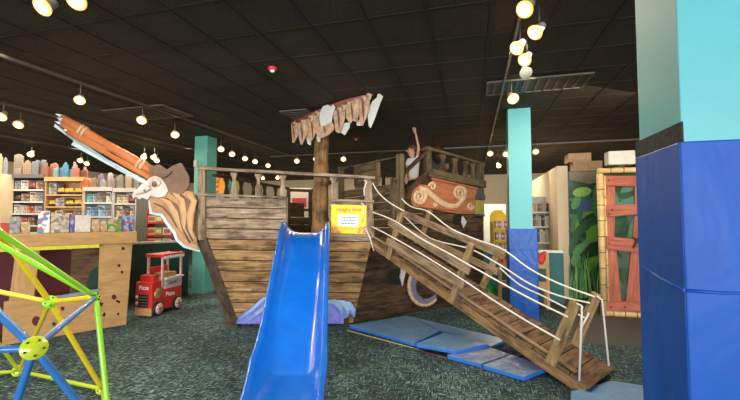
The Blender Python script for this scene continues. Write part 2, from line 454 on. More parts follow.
up.build('upper_planking', MT['grey_wood'], ship, bevel=.003); upr.build('upper_planking', MT['grey_wood'], ship, bevel=.003)
lo.build('lower_planking', MT['tan_wood'], ship, bevel=.003)
# dark backing behind the planks
bk = MB(); quad(bk, FP, [(206, 198), (286, 199), (286, 240), (330, 240), (330, 202), (371, 203), (371, 240), (352, 322), (238, 322), (206, 238)], .02, -.021)
bk.build('hull_backing', MT['dark_wood'], ship)
s_ = MB(); quad(s_, FP, [(197, 238), (208, 237), (239.5, 322), (229, 324)], .05, -.01, FP(234, 322) - FP(200, 238))
s_.build('stem_post', MT['stem_wood'], ship, bevel=.006)
s_ = MB(); quad(s_, FP, [(225.5, 321), (241, 321), (240, 326.5), (227, 326.5)], .1, -.02)
s_.build('stem_foot', MT['stem_wood'], ship, bevel=.006)
s_ = MB(); s_.bar(FP(202.5, 166, .03), FP(202.5, 240, .03), .11, .09, FP.u); s_.build('bow_post', MT['grey_wood'], ship, bevel=.006)
s_ = MB()
BP = Plane(FP(199, 218), P(183, 218, 6.15))
for i, (xa, xb) in enumerate(((198.5, 194), (193.6, 189), (188.6, 184))):
    quad(s_, BP, [(xa, 195.5), (xb, 195), (xb, 233 - i * 5), (xa, 240 - i * 5)], .03, 0, Z)
s_.build('bow_cheek', MT['grey_wood'], ship, bevel=.004)
# rails
s_ = MB(); s_.bar(FP(200.5, 168.5, .03), FP(375, 178, .03), .13, .045, FP.n); s_.build('top_rail', MT['grey_wood'], ship, bevel=.006)
s_ = MB(); s_.bar(FP(196, 194.5, .03), FP(286.5, 197.5, .03), .10, .035, FP.n); s_.bar(FP(329, 200, .03), FP(374, 201.5, .03), .10, .035, FP.n)
s_.build('lower_rail', MT['grey_wood'], ship, bevel=.005)
def baluster(pl, px, yt, yb, w, t, mat, off=0.0):
    prof = [(.5, 0), (.5, .08), (.34, .16), (.2, .34), (.28, .5), (.48, .72), (.4, .84), (.5, .92), (.5, 1)]
    pts = [(px - w * a, yt + (yb - yt) * b_) for a, b_ in prof] + [(px + w * a, yt + (yb - yt) * b_) for a, b_ in prof[::-1]]
    mb = MB(); quad(mb, pl, pts, t, off, Z); mb.build('baluster', mat, ship, bevel=.004)
for px in (234.5, 258.7, 283): baluster(FP, px, 171 + (px - 205) * .057, 195 + (px - 205) * .03, 7, .03, MT['grey_wood'], .015)
baluster(FP, 333.5, 177, 199, 7.5, .03, MT['grey_wood'], .015)
s_ = MB(); s_.bar(FP(367.5, 178, .0), FP(370.5, 238, .0), .12, .09, FP.u); s_.build('gate_post', MT['grey_wood'], ship, bevel=.006)
s_ = MB(); quad(s_, FP, [(329, 201), (334, 201), (334, 240), (329, 240)], .04, -.03, Z); s_.build('opening_frame', MT['grey_wood'], ship, bevel=.004); s_ = MB(); quad(s_, FP, [(284, 197.5), (288, 197.5), (288, 242), (284, 242)], .04, -.03, Z)
s_.build('opening_frame', MT['grey_wood'], ship, bevel=.004)
# main deck
DZ = 1.3
dk = [FP(207, 218, -.03), FP(372, 218, -.03), V((.55, 6.3, 0)), V((-.72, 8.2, 0)), P(287, 218, 8.15), P(215, 218, 6.4)]
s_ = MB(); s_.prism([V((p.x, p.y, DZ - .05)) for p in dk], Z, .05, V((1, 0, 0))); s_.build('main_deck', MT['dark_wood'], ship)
# far bulwark of the bow
FB = Plane(P(217, 218, 6.45), P(288, 218, 8.1))
s_ = MB()
for z_ in [1.3 + .16 * i for i in range(4)]:
    s_.prism([FB.at(0, z_), FB.at(2.42, z_), FB.at(2.42, z_ + .152), FB.at(0, z_ + .152)], -FB.n, .03, FB.u)
CB = Plane(P(287, 218, 8.1), P(336, 218, 8.0))
for z_ in [1.3 + .16 * i for i in range(2)]:
    s_.prism([CB.at(0, z_), CB.at(1.0, z_), CB.at(1.0, z_ + .152), CB.at(0, z_ + .152)], -CB.n, .03, CB.u)
s_.build('far_bulwark', MT['dark_wood'], ship)
s_ = MB(); s_.bar(FB(214, 175), FB(288, 188.5), .1, .04, FB.n); s_.build('far_rail', MT['dark_wood'], ship, bevel=.005)
for px in (226, 240.5, 253, 264, 275): baluster(FB, px, 177 + (px - 220) * .18, 199 + (px - 220) * .09, 5.5 - (px - 226) * .03, .03, MT['dark_wood'])
s_ = MB()
s_.bar(CB(287, 190), CB(314, 191), .06, .06, CB.n); s_.bar(CB(287, 209.5), CB(313, 210), .05, .05, CB.n)
s_.bar(CB(288.5, 190), CB(288.5, 236), .07, .07, CB.n); s_.bar(CB(310.5, 190), CB(310.5, 236), .09, .07, CB.n)
s_.bar(CB(313, 191), CB(337, 179), .06, .08, CB.n)
s_.build('back_gate', MT['dark_wood'], ship, bevel=.005)
# bulkhead below the quarterdeck (faces the bow)
BH = Plane(P(401, 218, 6.25), P(343, 218, 7.7))
def bh_top(x): return 168.5 - (x - 343) * .215
s_ = MB(); n_ = 9
def bh_y(k, x): return bh_top(x) + (236 - bh_top(x)) * k / n_
for k in range(n_):
    segs = [(343, 401)]
    if k < 2: segs = [(356, 379)]
    elif k == 2: segs = [(356, 379)]
    for xa, xb in segs:
        quad(s_, BH, [(xa, bh_y(k, xa) + .3), (xb, bh_y(k, xb) + .3), (xb, bh_y(k + 1, xb) - .3), (xa, bh_y(k + 1, xa) - .3)], .03 + .004 * (k % 2))
s_.build('bulkhead', MT['olive_wood'], ship, bevel=.004)
s_ = MB(); quad(s_, BH, [(343, bh_top(343)), (401, bh_top(401)), (401, bh_top(401) + 1.6), (343, bh_top(343) + 1.6)], .06)
quad(s_, BH, [(341, 167), (344.5, 167), (344.5, 238), (341, 238)], .07, 0, Z)
quad(s_, BH, [(378, 160), (380.5, 160), (380.5, 182), (378, 182)], .05, 0, Z)
quad(s_, BH, [(356, 165.5), (358, 165.5), (358, 186), (356, 186)], .05, 0, Z)
quad(s_, BH, [(400, 155), (404.5, 154), (404.5, 236), (400, 236)], .09, 0, Z)
s_.build('bulkhead_frame', MT['olive_wood'], ship, bevel=.004)
# hull side to the stern
def s_top(x):
    if x < 394: return 236
    if x < 429: return 200 - (x - 394) * .86
    return 170.5 + (x - 429) * .232
ups = MB(); 
NS = 14
zs = [0.0 + i * .168 for i in range(15)]
LEN = (V((SB.x, SB.y, 0)) - SP.a).length
def proj_u(px):  # distance along SP of a picture column at eye height
    return (SP(px, 218) - SP.a).dot(SP.u)
u372 = proj_u(372); 
def top_z(uu):
    # height of the sheer line along the side
    pts = [(0, 1.27), (proj_u(394), 1.30), (proj_u(395), 1.93), (proj_u(428.5), 2.37), (LEN, 2.22)]
    pts = [(0, 1.27), (proj_u(394), 1.27), (proj_u(396), SP(396, 199).z), (proj_u(429), SP(429, 171).z), (LEN, SP(482, 183).z)]
    for (a_, za), (b_, zb) in zip(pts, pts[1:]):
        if uu <= b_: return za + (zb - za) * (uu - a_) / max(1e-6, b_ - a_)
    return pts[-1][1]
ph = [(proj_u(458), SP(458, 222).z, .11), (proj_u(397), SP(397, 277).z, .13)]   # openings
for i in range(len(zs)):
    z0 = .02 + i * .166; z1 = z0 + .16
    # board from the first u where the wall is tall enough
    us = [LEN * j / 240 for j in range(241)]
    ok = [x for x in us if top_z(x) >= z0 + .02]
    if not ok: continue
    # contiguous top edge following the sheer
    runs = []; cur = [ok[0]]
    for x in ok[1:]:
        if x - cur[-1] < LEN / 200: cur.append(x)
        else: runs.append(cur); cur = [x]
    runs.append(cur)
    for r_ in runs:
        if len(r_) < 3: continue
        topl = [(x, min(z1, top_z(x))) for x in r_]
        red = [topl[0]] + [topl[j] for j in range(1, len(topl) - 1) if abs((topl[j + 1][1] - topl[j][1]) - (topl[j][1] - topl[j - 1][1])) > 1e-4] + [topl[-1]]
        # split where an opening sits
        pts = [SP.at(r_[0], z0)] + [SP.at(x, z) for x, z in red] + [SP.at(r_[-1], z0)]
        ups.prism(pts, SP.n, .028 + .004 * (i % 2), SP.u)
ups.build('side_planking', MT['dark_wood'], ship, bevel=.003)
# flat black shapes on the planking stand for the dark inside the gun ports
def arch(cx, cy, w_, h_, n=14):
    pts = [(cx - w_, cy + h_ * .5)]
    for k in range(n + 1):
        an = PI - PI * k / n; pts.append((cx + w_ * math.cos(an), cy - h_ * .1 - w_ * 1.0 * math.sin(an)))
    pts.append((cx + w_, cy + h_ * .5)); return pts
s_ = MB(); quad(s_, SP, arch(458, 220, 5.5, 8), .006, .03); s_.build('gun_port', MT['black'], ship)
s_ = MB(); quad(s_, SP, [(395.5 + 8 * math.cos(k * PI / 9), 277 + 8.5 * math.sin(k * PI / 9)) for k in range(18)], .006, .03); s_.build('gun_port', MT['black'], ship)
s_ = MB(); quad(s_, SP, [(401, 268), (406, 267), (404, 276), (402, 286), (399.5, 277)], .02, .04); s_.build('painted_tusk', MT['offwhite'], ship)
s_ = MB(); quad(s_, SP, [(462, 216), (466, 222), (463, 228), (461, 222)], .02, .04); s_.build('painted_tusk', MT['offwhite'], ship)
# stair cheek and quarterdeck edge and railings
s_ = MB()
s_.bar(SP(395, 203, .04), SP(429, 171.5, .04), .06, .10, SP.n); s_.build('stair_cheek', MT['dark_wood'], ship, bevel=.005)
s_ = MB(); s_.bar(SP(394, 183, .05), SP(428, 150, .05), .06, .06, SP.n); s_.build('stair_handrail', MT['dark_wood'], ship, bevel=.005)
s_ = MB(); s_.bar(SP(394, 178, .02), SP(394, 238, .02), .10, .10, SP.n); s_.build('gate_post', MT['olive_wood'], ship, bevel=.006)
s_ = MB(); s_.bar(SP(427.5, 147, .02), SP(427.5, 172, .02), .11, .10, SP.n); s_.build('rail_post', MT['olive_wood'], ship, bevel=.006)
s_ = MB(); s_.bar(SP(480, 164, .0), SP(480, 184, .0), .12, .12, SP.n); s_.build('rail_post', MT['olive_wood'], ship, bevel=.006)
s_ = MB(); s_.bar(SP(425, 148, .02), SP(483, 164.5, .0), .12, .05, SP.n); s_.build('quarter_rail', MT['olive_wood'], ship, bevel=.006)
s_ = MB(); s_.bar(SP(428, 172.5, .06), SP(484.5, 184.5, .06), .09, .14, SP.n); s_.build('quarter_edge', MT['olive_wood'], ship, bevel=.006)
for px in (441.5, 454, 464.5, 472): baluster(SP, px, 151.5 + (px - 430) * .28, 173 + (px - 430) * .23, 6.2 - (px - 441) * .03, .04, MT['olive_wood'], -.01)
QZ = 2.25
s_ = MB(); A_ = SP.at(proj_u(429), 0, -.05); B_ = SP.at(LEN, 0, -.02); bd = -SP.n * 1.7
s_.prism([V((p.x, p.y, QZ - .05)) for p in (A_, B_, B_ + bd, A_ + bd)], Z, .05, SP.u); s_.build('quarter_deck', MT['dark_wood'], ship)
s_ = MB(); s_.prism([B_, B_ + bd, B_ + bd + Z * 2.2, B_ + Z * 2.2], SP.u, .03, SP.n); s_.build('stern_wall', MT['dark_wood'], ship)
# stair landing
s_ = MB(); A2 = SP.at(proj_u(399), 0, -.05)
for i in range(3):
    p0 = A2 + SP.u * (.26 * i); z_ = 1.55 + .19 * i - (.0 if i else 0)
    s_.prism([V((p.x, p.y, z_ - .04)) for p in (p0, p0 + SP.u * .30, p0 + SP.u * .30 + -SP.n * .9, p0 - SP.n * .9)], Z, .04, SP.n)
s_.build('stair_treads', MT['dark_wood'], ship)
# far rail of the quarterdeck
s_ = MB()
R0 = A_ + bd; R1 = B_ + bd
s_.bar(R0 + Z * 2.66, R1 + Z * 2.6, .08, .05, SP.n)
for k in range(6):
    p_ = R0 + (R1 - R0) * k / 5; s_.bar(p_ + Z * 2.12, p_ + Z * 2.63, .07, .05, SP.n)
s_.build('far_quarter_rail', MT['dark_wood'], ship, bevel=.004)
# mast
m0 = P(322, 218, 6.2); s_ = MB(); pth = []; rr = []
for k in range(14):
    z_ = DZ + (3.30 - DZ) * k / 13; pth.append(V((m0.x + -.035 + .03 * k / 13 + .006 * math.sin(k * 1.3), m0.y, z_))); rr.append(.140 + .006 * math.sin(k * 2.1) - .035 * k / 13)
s_.tube(pth, rr, 14); s_.build('mast', MT['mast_wood'], ship)
# furled sail, its yard and rags
YP = Plane(P(293, 218, 6.35), P(375, 218, 5.3))
def cc(pts): return [(280 + x / 6.663, 90 + y / 6.663) for x, y in pts]
sailroot = bpy.data.objects.new('furled_sail', None); C.objects.link(sailroot); sailroot.parent = ship; sailroot.location = P(325, 115, 5.8) - ship.location
s_ = MB(); s_.tube([YP(292, 123.5, -.02), YP(318, 113, -.02), YP(345, 102, -.02), YP(371, 92.5, -.02)], [.035, .05, .05, .035], 10); s_.ball(YP(371, 92.5, -.02), .05)
s_.build('yard', MT['yard'], sailroot)
tan = [[(78, 235), (90, 215), (120, 222), (125, 300), (95, 355), (86, 350)], [(118, 225), (150, 205), (187, 195), (190, 290), (165, 330), (150, 365), (140, 362), (126, 300)],
       [(183, 198), (215, 165), (257, 140), (266, 230), (225, 325), (205, 345), (190, 320)], [(240, 270), (262, 240), (300, 228), (350, 212), (368, 240), (362, 270), (325, 302), (285, 322), (250, 310)],
       [(352, 152), (395, 118), (442, 98), (438, 190), (415, 250), (398, 290), (375, 280), (362, 200)], [(438, 100), (480, 75), (528, 58), (532, 150), (515, 215), (485, 205), (470, 228), (445, 190)],
       [(523, 62), (560, 42), (602, 28), (600, 110), (578, 185), (552, 240), (536, 236), (530, 140)]]
for i, pts in enumerate(tan):
    s_ = MB(); quad(s_, YP, cc([((x - sum(q[0] for q in pts) / len(pts)) * .95 + sum(q[0] for q in pts) / len(pts), y) for x, y in pts]), .018, .02 + .03 * (i % 2)); 
    cx = sum(p[0] for p in pts) / len(pts); y0 = min(p[1] for p in pts) + 25; y1 = max(p[1] for p in pts) - 18
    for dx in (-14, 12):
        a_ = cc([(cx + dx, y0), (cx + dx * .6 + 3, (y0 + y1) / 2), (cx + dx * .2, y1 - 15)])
        s_.tube([YP(x, y, .040 + .03 * (i % 2)) for x, y in a_], [.008, .020, .005], 6, mi=1 if dx < 0 else 0)  # one tube of each pair is darker, as painted fold shading
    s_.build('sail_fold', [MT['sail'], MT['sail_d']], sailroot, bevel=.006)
wh = [[(265, 200), (268, 150), (290, 110), (320, 98), (345, 112), (358, 95), (370, 118), (355, 160), (345, 215), (300, 240), (275, 240)],
      [(595, 120), (620, 75), (650, 50), (652, 30), (668, 25), (688, 45), (676, 72), (655, 130), (628, 205), (606, 255), (594, 240), (586, 170)],
      [(398, 225), (468, 215), (466, 250), (435, 302), (405, 285)], [(168, 300), (195, 290), (212, 330), (206, 370), (190, 362)], [(510, 205), (538, 195), (538, 240), (515, 238)], [(245, 312), (275, 300), (270, 345), (255, 348)]]
MT['pale'] = plain('pale_canvas', (.62, .66, .64), .7, var=.1)
for i, (x, y) in enumerate(((100, 222), (150, 208), (205, 178), (245, 150), (395, 122), (420, 106), (460, 88), (505, 70), (555, 48), (590, 32))):
    s_ = MB(); px_, py_ = 280 + x / 6.663, 90 + y / 6.663
    s_.tube([YP(px_ - 2.5, py_ + 1.8, .05), YP(px_ - .5, py_ - .3, .07), YP(px_ + 1.5, py_ + .8, .06), YP(px_ + 1.2, py_ + 3.5, .06), YP(px_ - .3, py_ + 6, .05)], [.012, .03, .032, .024, .008], 8, flat=.7, fdir=YP.n); s_.build('sail_gather', MT['sail'], sailroot)
for i, pts in enumerate(wh):
    s_ = MB(); quad(s_, YP, cc(pts), .015, .055 if i == 0 else -.03); s_.build('pale_rag', MT['pale'], sailroot, bevel=.005)

# figurehead with broken bowsprit
fig = bpy.data.objects.new('figurehead', None); C.objects.link(fig); fig.parent = ship; fig.location = P(165, 200, 5.72) - ship.location
FG = Plane(P(60, 218, 5.45), P(197, 218, 5.68))
s_ = MB()
def log(a, b, r, n=6):
    p0 = FG(*a, .03); p1 = FG(*b, .03); s_.tube([p0 + (p1 - p0) * k / n for k in range(n + 1)], [r * (.9 + .1 * math.sin(k * 1.7)) for k in range(n + 1)], 14, flat=.6, fdir=FG.n)
log((61, 118), (158, 174), .072); log((67, 131), (154, 180), .045); log((60, 124), (110, 152), .03)
s_.build('bowsprit', MT['orange'], fig)
s_ = MB()
for (x, y) in ((60, 115), (61.5, 119), (59.5, 122.5)):
    s_.prism([FG(x + 3.5, y + .2, .04), FG(x - 2.8, y - .4, .04), FG(x + 2, y + 3, .04)], FG.n, .05)
quad(s_, FG, [(56, 124), (75, 137), (74, 141), (80, 144), (147, 181), (144, 184), (72, 145), (75, 141), (55, 127)], .02, -.03)
s_.build('splintered_edge', MT['ice'], fig)
for (x, y, L_) in ((83, 131, 6.5), (141, 164.5, 6.5)):
    s_ = MB()
    for k in (-1, 1):
        ax = (FG(158, 174) - FG(61, 118)).normalized(); c_ = FG(x, y, .03) + ax * .03 * k
        s_.tube([c_ - ax * .018, c_ + ax * .018], .085, 14, flat=.62, fdir=FG.n)
    s_.build('rope_binding', MT['scroll_tan'], fig)
s_ = MB(); quad(s_, FG, [(149, 167), (160, 165), (168, 170), (174, 166), (182, 163), (186, 170), (190, 177), (190, 187), (184, 194), (172, 193), (160, 184), (152, 176)], .05, .02)
s_.tube([FG(156, 178, .08), FG(165, 176, .09), (FG(172, 171, .09))], [.01, .03, .015], 6)
s_.build('hat', MT['hat'], fig, bevel=.012)
s_ = MB(); quad(s_, FG, [(133.5, 196), (135.5, 191.5), (139.5, 188.5), (143, 184.5), (148, 181.5), (151, 178.5), (156, 176), (162, 178), (167, 184), (170, 191), (166, 197), (158, 198), (152, 196), (149, 200), (144, 198), (141, 200), (138, 197), (135, 199)], .06, .04)
s_.ball(FG(155, 182.5, .1), (.09, .05, .07)); s_.tube([FG(136, 194, .1), FG(144, 191, .12), FG(150, 187, .12)], [.02, .035, .04], 8)
s_.build('skull', MT['bone'], fig, bevel=.012)
s_ = MB(); s_.ball(FG(154.5, 184, .135), (.038, .03, .045)); s_.ball(FG(144.5, 190.5, .15), (.014, .012, .018)); s_.build('eye_socket', MT['beard_d'], fig)
bd_ = [(143, 198), (150, 199), (153, 212), (163, 213), (169, 222), (176, 231), (179, 239), (186, 245), (199, 250), (197, 238), (192, 226), (194, 213), (197.5, 200), (193, 192), (184, 190), (172, 189), (160, 192)]
s_ = MB(); quad(s_, FG, bd_, .04, .02)
s_.build('beard', MT['beard'], fig, bevel=.01)
bo = s_
s_ = MB(); ds = MB()
strands = [[(158, 197), (169, 203), (175, 213), (180, 226), (188, 241)], [(172, 192), (182, 200), (184, 214), (184, 228), (193, 244)], [(186, 192), (194, 201), (190, 216), (190, 230), (196, 245)]]
for i, sg in enumerate(strands):
    s_.tube([FG(x, y, .062) for x, y in sg], [.015, .05, .06, .04, .01], 8, flat=.45, fdir=FG.n)
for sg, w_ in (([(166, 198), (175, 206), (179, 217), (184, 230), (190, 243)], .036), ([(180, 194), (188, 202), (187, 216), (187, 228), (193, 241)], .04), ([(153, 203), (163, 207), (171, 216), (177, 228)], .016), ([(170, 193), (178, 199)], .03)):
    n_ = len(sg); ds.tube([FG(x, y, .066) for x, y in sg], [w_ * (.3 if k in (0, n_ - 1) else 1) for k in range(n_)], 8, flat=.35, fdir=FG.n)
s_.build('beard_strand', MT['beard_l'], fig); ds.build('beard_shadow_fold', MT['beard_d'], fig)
s_ = MB(); quad(s_, FG, [(148, 196), (150, 214), (161, 216), (166, 224), (173, 233), (176, 241), (184, 247.5), (200, 252), (199, 247), (185, 242), (160, 205)], .012, .005)
s_.build('board_edge', MT['ice'], fig)

# scrolled name board of the stern
brd = MB(); quad(brd, SP, [(431.5, 177.5), (483, 189), (483, 214.5), (455, 213.5), (412, 206.5), (410.5, 200), (411.5, 190), (417, 184.5), (431, 185.5)], .035, .032)
sb = brd.build('carved_board', MT['scroll_red'], ship, bevel=.008)
s_ = MB(); s_.bar(SP(431.5, 178.5, .085), SP(483, 190, .085), .03, .03, SP.n); s_.bar(SP(420, 206, .085), SP(483, 213, .085), .03, .03, SP.n)
s_.build('moulding', MT['scroll_red'], sb)
s_ = MB()
def spiral(cx, cy, r0, r1, a0, turns, n=40, w0=.03, w1=.015):
    pts = []; rs = []
    for k in range(n + 1):
        t_ = k / n; an = a0 + turns * 2 * PI * t_; r_ = r0 + (r1 - r0) * t_
        pts.append(SP(cx + r_ * math.cos(an), cy + r_ * 1.12 * math.sin(an), .075)); rs.append(w0 + (w1 - w0) * t_)
    s_.tube(pts, rs, 8, flat=.5, fdir=SP.n)
spiral(419.5, 196.5, 7.2, .8, -PI / 2, 2.0, w0=.045, w1=.02); spiral(459.5, 193, 7.0, .8, PI * .5, -2.0, w0=.045, w1=.02)
spiral(432.5, 186.5, 3.6, .5, PI, 1.4, w0=.028, w1=.012); spiral(470.5, 206, 3.2, .5, 0, 1.4, w0=.028, w1=.012); spiral(435, 204, 2.0, .4, 0, 1.2, w0=.02, w1=.012)
crv = [(419.5, 188.6), (426, 190), (432, 195.5), (440, 202), (449, 206.5), (457, 206), (463, 200), (466.5, 193)]
s_.tube([SP(x, y, .08) for x, y in crv], [.04, .055, .06, .06, .055, .05, .045, .04], 10, flat=.5, fdir=SP.n)
s_.build('scroll_carving', MT['scroll_tan'], sb)
s_ = MB()
quad(s_, SP, [(475.5, 200), (481, 201), (481, 215), (475, 214)], .07, .07); s_.build('lantern_glass', plain('lantern_yellow', (.36, .34, .07), .5), sb)
s_ = MB(); quad(s_, SP, [(476.5, 188), (480.5, 188.5), (480.5, 193), (482, 196), (482, 200.5), (474.5, 199.5), (475, 195.5), (476.5, 193)], .08, .065)
s2 = MB(); quad(s2, SP, [(475, 213.5), (481.5, 214.5), (481.5, 216.5), (475, 215.5)], .08, .065); s2.build('lantern_base', MT['trim_d'], sb)
s_.build('lantern_cap', MT['trim_d'], sb)
# painted tentacle and waves
s_ = MB(); tp = []; tr = []
for k in range(26):
    t_ = k / 25; an = -2.15 - 3.5 * t_; r_ = 14 - 1.5 * t_
    tp.append(SP(426 + r_ * 1.0 * math.cos(an), 287 + r_ * 1.25 * math.sin(an) * (1 - .1 * t_), .09)); tr.append(.105 * (1 - .6 * t_))
s_.tube(tp, tr, 10, flat=.4, fdir=SP.n); tn = s_.build('painted_tentacle', MT['tent'], ship)
s_ = MB()
for k in range(1, 24):
    d_ = (tp[k] - SP(426, 287, .09)).normalized(); s_.ball(tp[k] + d_ * tr[k] * .85, .034)
s_.build('suckers', MT['scroll_tan'], tn)
s_ = MB(); quad(s_, FP, [(236.5, 323), (240, 315), (250, 308), (258, 301), (264, 296), (271, 295), (271, 323)], .05, .06)
s_.build('painted_wave', MT['wave'], ship, bevel=.008)
s_ = MB()
for pts in ([(239, 320), (252, 310), (264, 299), (270, 297)], [(246, 322), (258, 313), (270, 304)]): s_.tube([FP(x, y, .115) for x, y in pts], [.012, .03, .03, .01][:len(pts)], 8, flat=.4, fdir=FP.n)
s_.build('wave_highlight', MT['wave_l'], ship)
s_ = MB(); quad(s_, FP, [(326, 323), (326, 300), (335, 299.5), (345, 301), (352, 305), (355, 311), (354, 318), (351, 313), (347, 317.5), (344, 318), (344, 323)], .05, .06)
s_.build('painted_wave', MT['wave'], ship, bevel=.01)
s_ = MB()
for pts in ([(326, 302), (334, 302), (340, 307), (342, 316)], [(334, 301), (343, 303), (348, 309), (347, 317)], [(341, 301.5), (349, 304.5), (353, 310), (354, 317)]): s_.tube([FP(x, y, .12) for x, y in pts], [.02, .05, .05, .02], 8, flat=.4, fdir=FP.n)
s_.build('wave_highlight', MT['wave_l'], ship)
s_ = MB(); quad(s_, FP, [(342, 317), (349, 317), (349, 325), (342, 325)], .05, .05); s_.build('wave_block', MT['stem_wood'], ship, bevel=.005)

# ------------------------------------------------------------------ height limit sign
def text_mesh(txt, origin, u, n, size, mat, name, parent, bold=0.0, align='CENTER'):
    cu = bpy.data.curves.new('t', 'FONT'); cu.body = txt; cu.size = size; cu.align_x = align; cu.extrude = .0015; cu.offset = bold
    o = bpy.data.objects.new('t', cu); C.objects.link(o)
    bpy.context.view_layer.update()
    me = bpy.data.meshes.new_from_object(o.evaluated_get(bpy.context.evaluated_depsgraph_get()))
    bpy.data.objects.remove(o)
    M = M3(V(u), V(n).cross(V(u)), V(n)) if True else None
    for v_ in me.vertices: v_.co = M @ v_.co + V(origin) - world_loc(parent)
    me.materials.clear(); me.materials.append(mat)
    ob = bpy.data.objects.new(name, me); C.objects.link(ob); ob.parent = parent
    return ob
uR = FP.u if FP.u.x > 0 else -FP.u
t = thing('height_limit_sign', 'yellow height limit sign on planks beside the slide', 'sign', FP(349, 236, .04))
sy = paint((.88, .72, .01)); sr = paint((.70, .10, .04)); spk = paint((.85, .22, .16))
s_ = MB(); quad(s_, FP, [(331.5, 204.5), (366.5, 205.5), (366, 234), (331, 233)], .012, .034); s_.build('sign_board', sy, t)
upv = FP.n.cross(uR)
text_mesh('Height limit', FP(349, 211.3, .049), uR, FP.n, .082, sr, 'lettering', t, .0008)
text_mesh('is', FP(349, 213.6, .049), uR, FP.n, .035, sr, 'lettering', t)
s_ = MB(); quad(s_, FP, [(338, 214), (359, 214.7), (358.5, 227), (338, 225.8)], .006, .046); cd = s_.build('notice_card', paint((.66, .80, .84)), t)
s_ = MB()
for y in (217.2, 220.2, 223.2):
    s_ = MB(); xs = 341.5
    while xs < 355:
        w_ = random.uniform(1.2, 2.6); s_.prism([FP(xs, y, .053), FP(xs + w_, y, .053), FP(xs + w_, y + .9, .053), FP(xs, y + .9, .053)], FP.n, .001); xs += w_ + .7
    s_.build('notice_print', paint((.12, .16, .2)), cd)
s_ = MB()
for y, a_, b_ in ((227.8, 339, 358), (229, 344, 353)):
    xs = a_
    while xs < b_:
        w_ = random.uniform(1, 2.4); s_.prism([FP(xs, y, .048), FP(xs + w_, y, .048), FP(xs + w_, y + .5, .048), FP(xs, y + .5, .048)], FP.n, .001); xs += w_ + .5
s_.build('small_print', sr, t)
s_ = MB()
def ring(cx, cy, r, wd):
    s_.tube([FP(cx + r * math.cos(k * PI / 8), cy + r * math.sin(k * PI / 8), .047) for k in range(17)], wd, 6, flat=.3, fdir=FP.n)
for cx, cy, r in ((336, 228.5, 1.4), (333, 231.5, 1), (338.5, 231.8, 1), (360.5, 229, 1.3), (364, 228, 1), (359, 231.9, 1), (364, 232, 1.1)): ring(cx, cy, r, .009)
for pts in ([(331.6, 226), (333.6, 228), (333, 232.5), (331.4, 232.7)], [(363.5, 226.5), (366.2, 226), (365.9, 233.5), (362, 233.2), (364.5, 230)], [(336, 231), (340, 231.2), (342, 233), (334, 232.8)]):
    quad(s_, FP, pts, .002, .046)
s_.build('printed_flowers', spk, t)

# ------------------------------------------------------------------ slide
t = thing('playground_slide', 'glossy blue plastic slide descending from the ship deck', 'slide', V((-.62, 2.5, 0)))
sts = [(5.78, 1.37, .17), (5.62, 1.365, .18), (5.45, 1.345, .18), (5.2, 1.24, .17), (4.8, 1.02, .16), (4.4, .80, .155), (4.0, .575, .155), (3.7, .415, .155), (3.5, .325, .16), (3.38, .275, .165), (3.33, .252, .18), (3.30, .236, .195), (3.24, .240, .18), (3.1, .234, .14), (2.9, .228, .10), (2.7, .215, .08), (2.5, .19, .06)]
s_ = MB(); rows = []
def sx(Y): return -.36 - .111 * (Y - 3.25) - .325
for Y, zb, rh in sts:
    W = .312 - .03 * min(1, (5.62 - Y) / 2.2) + (.010 if 3.2 < Y < 3.4 else 0) - max(0, 3.2 - Y) * .05; xc = sx(Y)
    half = [(W + .030, rh - .06), (W + .032, rh - .012), (W + .020, rh), (W + .004, rh), (W - .012, rh - .02), (W - .024, rh * .66), (W - .055, rh * .38), (W - .10, rh * .17), (W - .155, rh * .05), (W - .23, 0)]
    sec = [(-x, z) for x, z in half] + [(x, z) for x, z in half[::-1]]
    rows.append([V((xc + x, Y, zb + z)) for x, z in sec])
vs = [p for r_ in rows for p in r_]; n = len(rows[0])
fs = [[i * n + k, i * n + k + 1, (i + 1) * n + k + 1, (i + 1) * n + k][::-1] for i in range(len(rows) - 1) for k in range(n - 1)]
s_.add(vs, fs, None, 0, True); o = s_.build('slide_bed', MT['slide'], t, sub=1)
m_ = o.modifiers.new('s', 'SOLIDIFY'); m_.thickness = .012; m_.offset = 1
s_ = MB(); 
for Y in (2.45, 3.4):
    for sgn in (-1, 1): s_.box(V((sx(Y) + sgn * .27, Y, .11)), (.06, .12, .22))
s_.build('support_foot', MT['slide'], t, bevel=.01)

# ------------------------------------------------------------------ ramp
RT = SP(371, 238); RT = V((RT.x, RT.y, 0)); 
RBn = G(590, 391, .03); RBf = G(615, 373, .03)
wv = V((RBf.x - RBn.x, RBf.y - RBn.y, 0)); 
NP = Plane(V((.02, 5.80, 0)), V((RBn.x, RBn.y, 0)))
if NP.u.x < 0: NP.u = -NP.u
nn = NP.n
wid = abs(wv.dot(nn)); wid = max(.55, min(.7, wid))
FPp = Plane(NP.a - nn * wid, NP.a - nn * wid + NP.u)
FPp.u = NP.u; FPp.n = nn
L_ = (V((RBn.x, RBn.y, 0)) - NP.a).length; ZT = 1.27; ZB = .045
ramp_ = thing('boarding_ramp', 'wooden gangway ramp with board railings sloping down from ship', 'ramp', V((RBn.x, RBn.y, 0)))
def RP_(s, w_, h=0.0):   # s along the ramp 0..1, w across from the near edge, h above the deck
    ax = (NP.u * L_ + Z * (ZB - ZT)); nrm = nn.cross(ax).normalized()
    if nrm.z < 0: nrm = -nrm
    return NP.a + Z * ZT + ax * s - nn * w_ + nrm * h
AX = (NP.u * L_ + Z * (ZB - ZT)); AXL = AX.length; AXn = AX.normalized(); NRM = nn.cross(AXn); NRM = NRM if NRM.z > 0 else -NRM
MR = M3(AXn, -nn, NRM)
s_ = MB(); nb = 17
